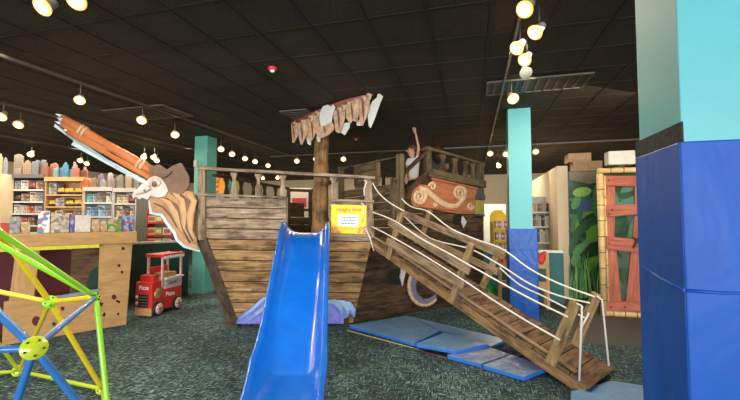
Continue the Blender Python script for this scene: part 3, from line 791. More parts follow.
for k in range(nb):
    c_ = RP_((k + .5) / nb, wid / 2, .012 - .004 * (k % 2)); s_.box(c_, (AXL / nb - .010, wid + .02, .028), MR)
s_.build('deck_board', MT['ramp_deck'], ramp_, bevel=.004)
for w_ in (-.005, wid - .035):
    s_ = MB(); s_.box(RP_(.5, w_ + .02, -.055), (AXL * .985, .042, .105), MR); s_.build('stringer', MT['ramp_side'], ramp_, bevel=.005)
s_ = MB(); s_.box(RP_(.5, wid / 2, -.05), (AXL * .985, .042, .09), MR); s_.build('stringer', MT['ramp_side'], ramp_, bevel=.005)
def post(pl, b_, t_, off, w_=.085, d=.045):
    s_ = MB(); s_.bar(pl(*b_, off), pl(*t_, off), w_, d, AXn); s_.build('post', MT['post_wood'], ramp_, bevel=.006)
post(NP, (388.5, 259), (401.5, 212), .028); post(NP, (451, 303), (472, 243.5), .028); post(NP, (550, 364), (576, 302), .028, .10)
post(FPp, (421.5, 241), (430, 210), -.01); post(FPp, (481, 290), (500, 249), -.01); post(FPp, (574, 350), (597, 293.5), -.01, .10)
def railb(pl, a_, b_, w_, off):
    s_ = MB(); s_.bar(pl(*a_, off), pl(*b_, off), w_, .03, NRM); s_.build('rail_board', MT['ramp_wood'], ramp_, bevel=.004)
railb(NP, (389, 221.5), (470, 271), .105, .066); railb(NP, (387, 240.5), (464, 286), .10, .066)
railb(FPp, (391, 208), (505, 255.5), .10, .02); railb(FPp, (402, 228), (498, 272), .09, .02); railb(NP, (471, 249), (466, 246), .02, .05)
# lengthwise cleat seen on the deck edge
s_ = MB(); s_.bar(RP_(.0, .05, .045), RP_(.95, .05, .045), .04, .02, nn); s_.build('edge_cleat', MT['ramp_wood'], ramp_, bevel=.003)
def rope(pts, pl, off, r=.009, name='rope'):
    ps = [pl(x, y, off) for x, y in pts]
    # smooth through the points
    out = []
    for i in range(len(ps) - 1):
        p0 = ps[max(i - 1, 0)]; p1 = ps[i]; p2 = ps[i + 1]; p3 = ps[min(i + 2, len(ps) - 1)]
        for k in range(6):
            t_ = k / 6; out.append(.5 * ((2 * p1) + (p2 - p0) * t_ + (2 * p0 - 5 * p1 + 4 * p2 - p3) * t_ ** 2 + (3 * p1 - p0 - 3 * p2 + p3) * t_ ** 3))
    out.append(ps[-1])
    MB().tube(out, r, 7).build(name, MT['rope'], ramp_)
rope([(372, 212), (386, 217), (399, 223.5), (420, 238), (448, 253), (471, 266), (496, 280), (530, 298.5), (568, 317)], NP, .09)
rope([(372, 226.5), (393, 237.5), (420, 253), (460, 278), (490, 298), (520, 317), (560, 340)], NP, .09)
rope([(395, 187), (402, 199), (412, 207), (428, 211.5), (450, 228), (475, 239), (502, 249), (530, 269), (560, 284), (595, 297)], FPp, .03, .010)
rope([(404, 216), (430, 238), (470, 249), (500, 265), (530, 284), (560, 296), (590, 303)], FPp, .03, .010)
rope([(500, 268), (520, 285), (545, 297), (585, 318)], FPp, .03, .009)
rope([(372.5, 183), (378, 192), (386, 200), (395, 206), (404, 211)], NP, .02, .009)
MB().tube([NP(577, 304, .06), NP(582, 306, .07), RP_(.97, -.02, .02)], .010, 8).build('rope', MT['rope'], ramp_)
MB().tube([FPp(597, 296, .03), FPp(602, 300, .0), RP_(.985, wid, .02)], .010, 8).build('rope', MT['rope'], ramp_)
MB().tube([FPp(589, 313, .03), FPp(580, 330, .05)], .010, 8).build('rope', MT['rope'], ramp_)
for pts in ([(364.5, 180), (366.5, 182), (364, 189), (364.5, 196)], [(361, 203), (363.5, 204.5), (363.5, 214), (362, 222)], [(365.5, 228), (370, 238), (374, 251)]):
    MB().tube([FP(x, y, .075) for x, y in pts], .011, 7).build('dangling_rope', MT['rope'], ship)

# ------------------------------------------------------------------ floor mats
def mat(pts, t_, z0, label, m1=MT['mat'], grp=None):
    th = thing('crash_mat', label, 'mat', V(sum((G(x, y, z0 + t_) for x, y in pts), V()) / len(pts)) * V((1, 1, 0)).length * 0 + V((0, 0, 0)))
    c_ = sum((G(x, y, z0 + t_) for x, y in pts), V()) / len(pts); th.location = (c_.x, c_.y, z0)
    tp_ = [G(x, y, z0 + t_) for x, y in pts]
    s_ = MB(); s_.prism([V((p.x, p.y, z0 + .004)) for p in tp_], Z, t_ - .012); s_.build('side_band', MT['mat_edge'], th, bevel=.01)
    s_ = MB(); s_.prism([V((p.x, p.y, z0 + t_ - .008)) for p in tp_], Z, .008); s_.build('vinyl_top', m1, th, bevel=.004)
    return th
mat([(349, 325), (407.5, 315.5), (440, 330.8), (414.5, 343)], .05, 0, 'large pale blue floor mat against the ship hull, leftmost of the mats')
mat([(409.5, 316), (507, 339.3), (491, 346.3), (442, 331)], .045, 0, 'long pale blue floor mat in the back row, partly under the ramp')
mat([(416, 343.5), (455, 350.5), (488, 343.5), (444, 332.5)], .05, .052, 'pale blue floor mat stacked on top of the others in the middle')
mat([(447, 354.5), (481, 363.5), (510, 354), (489, 346.8)], .055, 0, 'wrinkled greyish blue mat in front row beside the raised mat', MT['mat_dk'])
mat([(483, 364.5), (524, 376.5), (547, 367), (511.5, 354.3)], .055, 0, 'wrinkled greyish blue mat at the near end beneath the ramp', MT['mat_dk'])
mat([(571, 391), (612, 380.5), (655, 387), (680, 412), (570, 425)], .02, 0, 'thin pale blue mat lying at the foot of the ramp')
s_ = MB(); 
def strip(mb, a_, b_, w_):
    w_ *= .6
    p0 = G(*a_); p1 = G(*b_); d_ = (p1 - p0).normalized(); n_2 = V((-d_.y, d_.x, 0)) * w_ / 2
    mb.prism([p0 - n_2, p1 - n_2, p1 + n_2, p0 + n_2], Z, .003)
s_ = MB(); strip(s_, (347, 330.5), (413, 348), .03); tag(s_.build('floor_tape', paint((.75, .66, .2))), 'yellow tape strip along front edge of largest mat', 'tape')
s_ = MB(); strip(s_, (415, 349), (529, 381), .03); tag(s_.build('floor_tape', paint((.42, .12, .12))), 'dull red tape strip along front edge of wrinkled mats', 'tape')

# ------------------------------------------------------------------ dome climber
dome = thing('dome_climber', 'geometric dome climbing frame of lime, yellow and blue bars', 'climbing frame', V((-2.6, 2.8, 0)))
N1 = P(96, 297, 2.75); T0 = P(-42, 208, 2.1); HB = P(34, 348, 1.85); N2 = P(50, 302, 2.9)
G1 = G(19, 371, .04); G2 = G(102, 389, .04); G3 = G(112, 452, .04); LF = P(-60, 283, 2.6); GN = G(-10, 478, .04); G4 = G(-90, 380, .04); LN = P(-70, 350, 1.7); TB = P(-30, 285, 1.95)
def dbar(a_, b_, mat, r=.0165):
    d_ = (b_ - a_).normalized(); MB().tube([a_ + d_ * .02, a_ + d_ * .07, b_ - d_ * .07, b_ - d_ * .02], [r * .75, r, r, r * .75], 12).build('bar', mat, dome)
dbar(N1, P(-14, 223, 1.95), MT['lime'], .015); dbar(N1, P(-42, 222, 2.3), MT['lime'], .017)
dbar(N1, G3, MT['lime'], .018)
dbar(N2, N1, MT['yel']); dbar(N2, P(-60, 280, 2.7), MT['yel']); dbar(N2, P(-20, 205, 2.3), MT['yel'], .019); dbar(N2, G2, MT['yel'], .02); dbar(N2, G1, MT['yel'])
dbar(HB, N1, MT['bluebar'], .018); dbar(HB, TB, MT['bluebar'], .019); dbar(HB, P(-60, 352, 1.8), MT['bluebar'], .0175); dbar(HB, G(12, 430, .9) if False else P(8, 430, 1.9), MT['bluebar'], .0175); dbar(HB, P(102, 432, 2.1), MT['bluebar'], .0175)
dbar(G1, G2, MT['lime2']); dbar(G1, P(-50, 377, 3.6), MT['lime2']); dbar(G1, P(-30, 305, 3.3), MT['lime2']); dbar(G2, G3, MT['lime2'])
def hub(c_, r, mat, nrm, th=.02):
    nrm = V(nrm).normalized(); s_ = MB(); s_.lathe(c_ - nrm * th / 2, [(r * .96, 0), (r, th * .2), (r, th * .8), (r * .96, th)], nrm, 20)
    h = s_.build('hub', mat, dome); b_ = MB(); a_ = nrm.cross(Z).normalized(); e_ = nrm.cross(a_)
    for k in range(5):
        an = k * 2 * PI / 5 + .4; b_.lathe(c_ + nrm * th * .5 + (a_ * math.cos(an) + e_ * math.sin(an)) * r * .68, [(.0055, 0), (.0055, .004), (.003, .006)], nrm, 8)
    b_.build('bolt', MT['black'], h)
hub(HB + (CAM - HB).normalized() * .02, .054, MT['lime2'], (CAM - HB) + V((.25, 0, .1)), .02)
hub(N2 + (CAM - N2).normalized() * .02, .048, MT['lime'], CAM - N2 + V((.5, 0, 1)), .03)
hub(N1, .03, MT['lime'], V((1, 0, .4)), .02); hub(G1, .06, MT['lime2'], CAM - G1 + V((0, 0, 1)), .03); hub(G2, .05, MT['lime2'], CAM - G2 + V((0, 0, 1)), .03)

# ------------------------------------------------------------------ wooden play counter
ca = G(-60, 356.5); cb = G(129, 324)
TP = Plane(ca, cb)
if TP.u.x < 0: TP.u = -TP.u
LT = (cb - ca).length
def tx(px): return (TP(px, 300) - TP.a).dot(TP.u)
ctr = thing('play_counter', 'tall maple play counter with star and circle cut-outs', 'counter', V((cb.x, cb.y, 0)))
def tz(px, py): return TP(px, py).z
zt = 1.395; zsl = 1.225
s_ = MB(); s_.prism([TP.at(-.2, zsl, .06), TP.at(tx(134), zsl, .06), TP.at(tx(134), zt, .06), TP.at(-.2, zt, .06)], -TP.n, .75, TP.u); s_.build('counter_top', MT['maple'], ctr, bevel=.006)
s_ = MB(); s_.prism([TP.at(-.2, zsl - .05, .05), TP.at(tx(97), zsl - .05, .05), TP.at(tx(97), zsl, .05), TP.at(-.2, zsl, .05)], -TP.n, .03, TP.u); s_.build('yellow_trim', paint((.62, .56, .04)), ctr)
# front panel: lower field, right field, post
zl = TP(65, 295).z
s_ = MB()
s_.prism([TP.at(tx(4), .0), TP.at(tx(127), .0), TP.at(tx(131), zsl), TP.at(tx(98), zsl), TP.at(tx(98), zl), TP.at(tx(4), zl)], -TP.n, .04, TP.u)
s_.prism([TP.at(tx(9), zl, .005), TP.at(tx(34), zl, .005), TP.at(tx(38), zsl, .005), TP.at(tx(14), zsl, .005)], -TP.n, .05, Z)
s_.build('front_panel', MT['maple'], ctr, bevel=.004)
s_ = MB(); s_.prism([TP.at(-.2, 0, -.60), TP.at(tx(128), 0, -.60), TP.at(tx(128), zsl, -.60), TP.at(-.2, zsl, -.60)], -TP.n, .03, TP.u); s_.build('back_panel', MT['darkred'], ctr)
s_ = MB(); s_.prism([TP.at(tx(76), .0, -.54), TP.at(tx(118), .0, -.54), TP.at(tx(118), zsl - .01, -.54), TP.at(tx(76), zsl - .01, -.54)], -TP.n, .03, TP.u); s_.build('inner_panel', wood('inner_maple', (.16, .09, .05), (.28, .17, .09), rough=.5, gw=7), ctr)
s_ = MB(); s_.prism([TP(100 + 14 * math.cos(k * PI / 12), 290 - 24 * math.sin(k * PI / 12), -.51) for k in range(13)], TP.n, .01); s_.build('green_half_disc', MT['halfwall'], ctr)
s_ = MB(); s_.bar(TP(60, 297, .01), TP(99, 290, .01), .05, .04, TP.n); s_.build('sill', paint((.20, .30, .30)), ctr)
holes = [(69, 240), ]
for (x, y, r) in ((36.5, 321, 4.6), (114, 297, 2.4), (62.5, 308.5, 2.0)):  # cut-outs are flat shapes, the dark inside put into their colour
    MB().prism([TP(x + r * math.cos(k * PI / 10), y + r * 1.05 * math.sin(k * PI / 10), .002) for k in range(20)], TP.n, .003).build('round_hole_dark', MT['darkred'], ctr)
for (x, y, r) in ((123, 248.5, 1.6), (119, 265.5, 1.5), (122, 272, 1.4), (104, 315, 1.6), (119, 302, 1.2), (104.5, 313.5, 1), (117, 301, 1.1), (118, 314, 1.2)):
    MB().prism([TP(x + r * math.cos(k * PI / 8), y + r * 1.1 * math.sin(k * PI / 8), .002) for k in range(16)], TP.n, .003).build('dot_hole_dark', MT['black'], ctr)
for (x, y, r) in ((101, 304, 3.2), (54, 324, 3)):
    MB().prism([TP(x + (r if k % 2 == 0 else r * .42) * math.sin(k * PI / 5), y - (r if k % 2 == 0 else r * .42) * math.cos(k * PI / 5), .002) for k in range(10)], TP.n, .003).build('star_hole_dark', MT['black'], ctr)

# goods on the counter
pk = {'white': [(.75, .78, .8), (.1, .3, .55), (.7, .1, .1), (.8, .8, .8)], 'comic': [(.5, .42, .34), (.22, .2, .2), (.62, .55, .45), (.35, .3, .28)], 'flyer': [(.6, .58, .55), (.5, .48, .46), (.66, .64, .6)],
      'kraft': [(.46, .30, .16), (.3, .18, .1), (.6, .45, .3)], 'green': [(.06, .3, .06), (.5, .36, .2), (.55, .42, .28), (.3, .2, .12)], 'blue': [(.05, .1, .3), (.1, .16, .4), (.6, .08, .1), (.3, .4, .6)],
      'red': [(.5, .05, .04), (.6, .5, .4), (.3, .05, .04)], 'grey': [(.3, .3, .32), (.5, .5, .5), (.15, .2, .25)]}
PR = {k: printed('print_' + k, v_, 22) for k, v_ in pk.items()}
def cbox(x0, x1, yt, kind, label, off=-.16, d=.10):
    p0 = TP(x0, 231, off); p1 = TP(x1, 231, off); h = TP((x0 + x1) / 2, yt, off).z - zt
    s_ = MB(); s_.prism([V((p0.x, p0.y, zt)), V((p1.x, p1.y, zt)), V((p1.x, p1.y, zt + h)), V((p0.x, p0.y, zt + h))], -TP.n, d)
    tag(s_.build('toy_box', PR[kind], bevel=.004), label, 'box', 'toy boxes on the counter')
cbox(38, 49.5, 211, 'white', 'white and blue toy box at left of upright boxes on counter')
cbox(50.5, 69, 214, 'comic', 'tan comic printed box next to the white box on counter')
cbox(69.8, 74, 213, 'blue', 'narrow blue figure pack between tan box and pale flyer box')
cbox(74.6, 90.5, 215, 'flyer', 'plain pale grey text-covered box in middle of counter')
cbox(91.5, 99.5, 219, 'kraft', 'taller brown kraft box right of the pale grey box')
cbox(100.3, 107, 221, 'kraft', 'small brown kraft box next to the green printed box')
cbox(107.8, 121.5, 219, 'green', 'green and brown printed toy box on the counter')
cbox(122.3, 133, 216, 'blue', 'dark blue toy box with red patch at counter right end', d=.3)
cbox(0, 9, 223, 'red', 'low red toy box at far left end of the counter', -.25)
cbox(10, 20, 217, 'grey', 'grey toy box near the left end of the counter', -.25)
cbox(21, 30, 222, 'kraft', 'low brown box left of the white and blue box', -.25)

# ------------------------------------------------------------------ toy shop shelving
SY = 7.6
def sX(px): return (px - 370) / F * SY
def sZ(py): return P(100, py, SY).z
_sp = {}
def shelfprint(n_, col):
    if n_ not in _sp: _sp[n_] = printed('shelf_print_' + n_.replace(' ', '_'), [tuple(c_ * .5 for c_ in col), (.1, .09, .09), tuple(min(1, c_ * .6 + .25) for c_ in col), col, (.5, .42, .34)], 26)
    return _sp[n_]
ordn = ['top', 'second', 'third', 'fourth', 'fifth']
def bay(x0, x1, yt, ys, label, mat, items, bname):
    X0 = sX(x0); X1 = sX(x1); zt_ = sZ(yt)
    t_ = thing('shelf_unit', label, 'shelving', V(((X0 + X1) / 2, SY + .2, 0)))
    MB().box(V(((X0 + X1) / 2, SY + .39, zt_ / 2)), (X1 - X0, .02, zt_)).build('back_panel', mat, t_)
    for X in (X0 + .012, X1 - .012): MB().box(V((X, SY + .2, zt_ / 2)), (.024, .36, zt_)).build('side_panel', mat, t_)
    MB().box(V(((X0 + X1) / 2, SY + .2, zt_ + .02)), (X1 - X0, .42, .08)).build('header', mat, t_)
    for k, y in enumerate(ys):
        z_ = sZ(y); MB().box(V(((X0 + X1) / 2, SY + .2, z_)), (X1 - X0 - .05, .36, .03)).build('shelf', MT['pine'] if mat is MT['pine'] else MT['offwhite'], t_)
        topz = (sZ(ys[k - 1]) - .02) if k else zt_ - .02
        x = X0 + .05; j = 0; row = items[k]
        wds = [random.uniform(.8, 1.2) for _ in row]; tot = (X1 - X0 - .1); sc_ = tot / sum(wds)
        for (cname, col), w_ in zip(row, wds):
            wd = w_ * sc_ - .012; h = (topz - z_ - .015) * random.uniform(.7, .92)
            s_ = MB(); zb_ = z_ + .016; veh = (cname in ('yellow', 'black')) or (cname == 'red' and k == 0)
            if veh:
                hh = h * .75; wr = hh * .2; dxx = wd / 2
                s_.box(V((x + dxx, SY + .14, zb_ + wr + hh * .22)), (wd * .95, .14, hh * .30)); s_.box(V((x + dxx * 1.35, SY + .14, zb_ + wr + hh * .52)), (wd * .35, .13, hh * .36))
                s_.prism([V((x + wd * .02, SY + .20, zb_ + wr + hh * .36)), V((x + wd * .45, SY + .20, zb_ + wr + hh * .36)), V((x + wd * .5, SY + .20, zb_ + wr + hh * .62)), V((x - wd * .02 + .01, SY + .20, zb_ + wr + hh * .70))], V((0, -1, 0)), .12)
                s_.box(V((x + dxx * 1.35, SY + .072, zb_ + wr + hh * .54)), (wd * .22, .006, hh * .16), mi=1)
                for q_ in (.2, .55, .82): s_.lathe(V((x + wd * q_, SY + .078, zb_ + wr)), [(wr, 0), (wr, .03)], V((0, -1, 0)), 12, mi=2)
                o_ = s_.build('toy_truck', [paint(col if cname != 'black' else (.12, .05, .04)), paint((.3, .4, .45)), MT['black']])
            else:
                s_.box(V((x + wd / 2, SY + .14, zb_ + h / 2)), (wd, .18, h), mi=0)
                s_.box(V((x + wd / 2, SY + .047, zb_ + h * .5)), (wd * .86, .006, h * .8), mi=1)
                o_ = s_.build('toy_box', [paint(col), shelfprint(cname, col)], bevel=.003)
            tag(o_, (('%s toy truck,' if veh else '%s toy box,') + ' %s from left, %s shelf of %s') % (cname if cname != 'black' else 'dark', ['first', 'second', 'third', 'fourth', 'fifth', 'sixth'][j], ordn[k], bname), 'toy' if veh else 'box', 'toys on the shop shelves')
            x += w_ * sc_; j += 1
GR = ('grey', (.25, .25, .26)); WT = ('white', (.6, .58, .55)); RD = ('red', (.45, .06, .04)); YL = ('yellow', (.75, .45, .02)); BK = ('black', (.03, .03, .035)); BL = ('blue', (.08, .22, .45)); TL = ('teal', (.1, .45, .42)); BR = ('brown', (.2, .11, .06)); CR = ('cream', (.6, .48, .33)); LB = ('light blue', (.22, .45, .62))
bay(9, 43, 177, (190, 202, 214, 226), 'dark shop shelf unit beside the cream pillar, far left', paint((.11, .10, .10)), [[GR, WT, RD, BR], [BK, BR, CR, GR], [WT, CR, RD, GR], [GR, RD, BR, BK]], 'dark far-left unit')
bay(43.3, 82, 180, (195, 207, 220, 230), 'glowing yellow-lined shop shelf unit full of yellow toys', MT['pine'], [[GR, YL, YL, YL], [YL, GR, YL, YL], [YL, CR, YL, BR], [CR, CR, BR, YL]], 'yellow-toy unit')
bay(82.3, 112, 190, (203, 217, 230), 'pale shop shelf unit of blue and teal toys, behind bowsprit', paint((.45, .43, .40)), [[TL, GR, BR, WT], [LB, BL, LB, GR], [GR, BL, LB, WT]], 'pale blue-toy unit')
bay(112.3, 135.5, 191, (204, 218, 230), 'pale shop shelf unit of cream boxes right of blue toys', paint((.48, .45, .40)), [[CR, CR, RD], [CR, BR, CR], [GR, BL, CR]], 'cream-box unit')
s_ = MB().box(V((sX(-2), SY - .1, sZ(175) / 2)), (.5, .3, sZ(175))); tag(s_.build('shop_pillar', MT['cream']), 'plain cream shop pillar at the left edge of the photo', 'pillar')
# skyline cut-outs on the shelves
twr = [(0, 5, 154, 'cream', (.55, .46, .3)), (5.5, 8.5, 158, 'bluish', (.35, .38, .42)), (8.5, 15.5, 153, 'grey-brown', (.30, .27, .23)), (13, 18, 168, 'tan', (.42, .34, .27)), (18, 23.5, 163, 'white', (.6, .57, .53)), (21.5, 28, 160, 'domed tan', (.40, .30, .22)),
       (25.5, 31, 170, 'rose brown', (.42, .28, .22)), (30, 35, 160, 'slate grey', (.25, .27, .30)), (33.5, 39.5, 159, 'dark grey', (.22, .24, .27)), (40, 45, 164, 'red-brown', (.36, .16, .10)), (45.5, 51.5, 162.5, 'brick red', (.45, .16, .10)),
       (52, 55, 167, 'pale blue', (.25, .42, .50)), (55.5, 60.5, 166, 'mid blue', (.12, .30, .42)), (61, 65, 162, 'tall blue', (.10, .32, .48)), (65.5, 70, 169, 'steel blue', (.2, .38, .48)), (71, 76, 168, 'terracotta', (.50, .18, .12)), (76, 81, 169, 'maroon', (.25, .08, .08)),
       (80, 86, 178, 'orange', (.62, .19, .07)), (86, 90, 179, 'peach', (.55, .38, .26)), (90.5, 94, 177, 'bronze', (.38, .26, .18)), (94.5, 99, 173, 'violet grey', (.25, .22, .34)), (99.5, 104, 179, 'light grey', (.42, .4, .38)), (104, 108, 172, 'stone', (.46, .43, .38)), (108.5, 113, 178, 'taupe', (.34, .3, .26)),
       (113, 117, 175, 'lilac', (.36, .33, .40)), (117.5, 121.5, 174, 'olive grey', (.32, .31, .24)), (122, 126, 172, 'pale stone', (.5, .48, .43)), (126.5, 130, 177, 'sand', (.5, .4, .28)), (130.5, 135, 174, 'ash grey', (.38, .37, .35))]
for i, (x0, x1, yt, cn_, col) in enumerate(twr):
    if x1 <= 9: zb = sZ(175)
    elif x1 < 43.3: zb = sZ(177) + .062
    elif x1 < 82: zb = sZ(180) + .062
    elif x1 < 112.3: zb = sZ(190) + .062
    else: zb = sZ(191) + .062
    xa = max(x0, -8); X0 = sX(xa - .12 * (x1 - x0)); X1 = sX(x1 + .12 * (x1 - x0)); z1 = sZ(yt); yy = SY + (.04 if i % 2 else .12)
    if x1 <= 9: yy = SY - .1 + (.04 if i % 2 else 0)
    wq = (X1 - X0); st_ = i % 4; s_ = MB()
    if st_ == 0: pr = [(0, 0), (1, 0), (1, .82), (.82, .82), (.82, .92), (.6, .97), (.35, 1), (.35, .9), (0, .9)]
    elif st_ == 1: pr = [(0, 0), (1, 0), (1, .8), (.75, .8), (.75, .93), (.58, .93), (.5, 1), (.42, .93), (.25, .93), (.25, .8), (0, .8)]
    elif st_ == 2: pr = [(0, 0), (1, 0), (1, .88), (.5, 1), (0, .94)]
    else: pr = [(0, 0), (1, 0), (1, 1), (.6, 1), (.6, .9), (0, .9)]
    s_.prism([V((X0 + wq * a_, yy, zb + (z1 - zb) * b_)) for a_, b_ in pr], V((0, -1, 0)), .03)
    nw = 3
    for a_ in range(nw):
        for b_ in range(6):
            xx = X0 + wq * (.15 + .3 * a_); zz = zb + (z1 - zb) * (.08 + b_ * .12)
            s_.box(V((xx + wq * .06, yy - .032, zz + (z1 - zb) * .03)), (wq * .12, .004, (z1 - zb) * .055), mi=1)
    tag(s_.build('skyline_cutout', [paint(tuple(c_ ** 1.25 * .85 for c_ in col)), paint(tuple(c_ * .38 for c_ in col))]), '%s cardboard skyscraper cut-out above the shop shelves, number %d from the left' % (cn_, i + 1) if False else '%s skyscraper cut-out standing on top of the shop shelving' % cn_, 'cutout', 'skyline cut-outs above the shop shelves')

for i in range(3, len(twr) - 1, 2):
    x0, x1, yt, cn_, col = twr[i]; x2 = twr[i + 1][0]; xm = (x1 + x2) / 2
    zb = (sZ(177) if xm < 43.3 else sZ(180) if xm < 82 else sZ(190) if xm < 112.3 else sZ(191)) + .062
    s_ = MB(); X0 = sX(xm - 2.4); X1 = sX(xm + 2.4); z1 = sZ(yt - 2.5 + (i % 3)); yy = SY + .22
    s_.prism([V((X0, yy, zb)), V((X1, yy, zb)), V((X1, yy, z1 - .06)), V(((X0 + X1) / 2 + .02, yy, z1 - .06)), V(((X0 + X1) / 2 + .015, yy, z1)), V(((X0 + X1) / 2 - .02, yy, z1)), V(((X0 + X1) / 2 - .025, yy, z1 - .1)), V((X0, yy, z1 - .1))], V((0, -1, 0)), .03)
    for b_ in range(5): s_.box(V(((X0 + X1) / 2, yy - .032, z1 - .14 - b_ * .045)), ((X1 - X0) * .8, .004, .012), mi=1)
    tag(s_.build('skyline_cutout', [paint((.20 + .02 * (i % 4), .18, .16 + .02 * (i % 3))), paint((.08, .07, .07))]), 'grey skyscraper cut-out in the back row behind the %s one' % cn_, 'cutout', 'skyline cut-outs above the shop shelves')

# ------------------------------------------------------------------ green half wall and red shelf behind it
hw0 = G(128, 304); hw1 = G(188, 295); HWp = Plane(hw0, hw1); HWp.u = (hw1 - hw0).normalized()
hl = (hw1 - hw0).length
t = thing('half_wall', 'dark green half wall with pale top behind toy truck', 'partition', hw1)
s_ = MB(); s_.prism([HWp.at(-.6, 0), HWp.at(hl, 0), HWp.at(hl, 1.10), HWp.at(-.6, 1.10)], -HWp.n, .12, HWp.u); s_.build('panel', MT['halfwall'], t)
s_ = MB(); s_.prism([HWp.at(-.6, 1.10, .02), HWp.at(hl, 1.10, .02), HWp.at(hl, 1.135, .02), HWp.at(-.6, 1.135, .02)], -HWp.n, .16, HWp.u); s_.build('cap', MT['offwhite'], t)
RY = 8.9
t = thing('display_shelf', 'red framed display shelf above green half wall under figurehead', 'shelving', V(((165 - 370) / F * RY, RY, 0)))
def rz(y): return P(160, y, RY).z
s_ = MB()
for px in (150.5, 186): s_.box(V(((px - 370) / F * RY, RY, .95)), (.045, .3, 1.9))
s_.build('upright', MT['red'], t)
s_ = MB().box(V(((168 - 370) / F * RY, RY + .16, .95)), (.8, .02, 1.9)); s_.build('back_panel', MT['offwhite'], t)
for y in (213.5, 223, 235.5, 245): 
    s_ = MB().box(V(((168 - 370) / F * RY, RY, rz(y))), (.8, .3, .035)); s_.build('shelf', MT['red'], t)
k = 0
for y, hh in ((223, 7), (235.5, 7.5), (245, 6.5)):
    for j, (px, wd, cn_, col) in enumerate(((155, .2, 'cream', (.6, .45, .3)), (162.5, .16, 'leaf green', (.25, .35, .15)), (170.5, .19, 'white', (.65, .62, .58)))):
        z0 = rz(y) + .018; h = (rz(y - hh) - rz(y))
        s_ = MB().box(V(((px - 370) / F * RY, RY - .05, z0 + h / 2)), (wd, .16, h - .01)); s_.box(V(((px - 370) / F * RY, RY - .133, z0 + h / 2)), (wd * .7, .004, h * .5), mi=1)
        tag(s_.build('packet', [paint(col), paint((.4, .12, .1) if j != 1 else (.7, .65, .5))]), '%s packet on the %s level of the red display shelf' % (cn_, ('upper', 'middle', 'lower')[(k // 3)]), 'packet', 'packets on the red display shelf'); k += 1
s_ = MB().box(V(((138.5 - 370) / F * 9.1, 9.1, .9)), (.62, .1, 2.4 if False else 1.8)); tag(s_.build('cream_partition', MT['cream']), 'plain cream partition left of red framed shelf', 'panel')
for k, (y0, y1) in enumerate(((221, 227.5), (228.5, 236))):
    X = (143.5 - 370) / F * 8.95; s_ = MB().box(V((X, 9.02, (P(143, y0, 8.95).z + P(143, y1, 8.95).z) / 2)), (.22, .1, P(143, y0, 8.95).z - P(143, y1, 8.95).z)); s_.box(V((X, 8.968, (P(143, y0, 8.95).z + P(143, y1, 8.95).z) / 2)), (.16, .004, .05), mi=1)
    tag(s_.build('packet', [paint((.5, .1, .14)), paint((.7, .6, .55))]), '%s pink-red packet hanging on cream panel beside red shelf' % ('upper', 'lower')[k], 'packet', 'packets on the cream panel')

# ------------------------------------------------------------------ toy pizza truck
fc = G(151.5, 317.5); fl = G(136, 316); rr_ = G(182, 307)
ey = (rr_ - fc).normalized(); ex = V((ey.y, -ey.x, 0)); LTk = .72; WTk = .30
TR = M3(ex, ey, Z)
def tk(x, y, z): return fc + ex * x + ey * y + Z * z     # x: 0 at the right side, negative to the left
t = thing('toy_pizza_truck', 'red cardboard toy pizza truck parked on carpet by half wall', 'toy truck', fc - ex * .15 + ey * .35)
def tbox(x0, x1, y0, y1, z0, z1, name, mat, par=None, bevel=.004):
    return MB().box(tk((x0 + x1) / 2, (y0 + y1) / 2, (z0 + z1) / 2), (x1 - x0, y1 - y0, z1 - z0), TR).build(name, mat, par or t, bevel)
rdm = MT['red']; 
tbox(-.30, 0, .02, .72, .07, .40, 'body', rdm)
tbox(-.30, 0, .02, .20, .40, .56, 'hood', rdm)
tbox(-.30, .0, -.02, .02, .02, .14, 'bumper', MT['pine'])
tbox(-.30, .0, -.005, .018, .14, .55, 'front_panel', rdm)
gr = tbox(-.24, -.06, -.02, -.006, .16, .36, 'grille', MT['black'])
s_ = MB()
for k in range(4): s_.box(tk(-.15, -.024, .19 + k * .045), (.17, .006, .010), TR)
s_.build('grille_bar', MT['steel'], gr)
for z_ in (.22, .32):
    s_ = MB(); s_.lathe(tk(-.27, -.005, z_), [(.025, 0), (.025, .012), (.018, .02)], -ey, 14); s_.build('headlight', paint((.8, .7, .45)), t)
tbox(-.295, -.005, .30, .71, .40, .56, 'counter_display', MT['offwhite'])
tbox(-.30, .04, .28, .72, .56, .585, 'counter', MT['white'])
for x in (-.285, -.015):
    for y in (.24, .70): MB().box(tk(x, y, .72), (.03, .035, .56), TR).build('canopy_post', paint((.7, .45, .42)), t)
tbox(-.32, .03, .20, .74, .94, .99, 'roof', rdm)
s_ = MB()
for k in range(8): s_.lathe(tk(.032, .235 + k * .065, .935), [(.03, 0), (.03, .006)], ex, 12)
s_.build('scalloped_awning', MT['white'], t)
tbox(-.26, -.04, .34, .62, .585, .66, 'pizza_tray', MT['pine'])
tbox(-.30, -.27, .26, .68, .585, .76, 'back_board', rdm)
tbox(-.27, -.03, .05, .16, .56, .66, 'seat', rdm)
for y in (.13, .59):
    s_ = MB(); s_.lathe(tk(.0, y, .115), [(.115, 0), (.115, .03), (.10, .036)], ex, 24); wh_ = s_.build('wheel', MT['black'], t)
    s_ = MB(); s_.lathe(tk(.036, y, .115), [(.088, 0), (.088, .004)], ex, 20); s_.build('hub_cap', MT['offwhite'], wh_)
    s_ = MB(); s_.lathe(tk(.041, y, .115), [(.028, 0), (.028, .006)], ex, 14)
    for k in range(6):
        an = k * PI / 3; s_.lathe(tk(.040, y + .06 * math.cos(an), .115 + .06 * math.sin(an)), [(.013, 0), (.013, .003)], ex, 8)
    s_.build('hub_print', MT['red'], wh_)
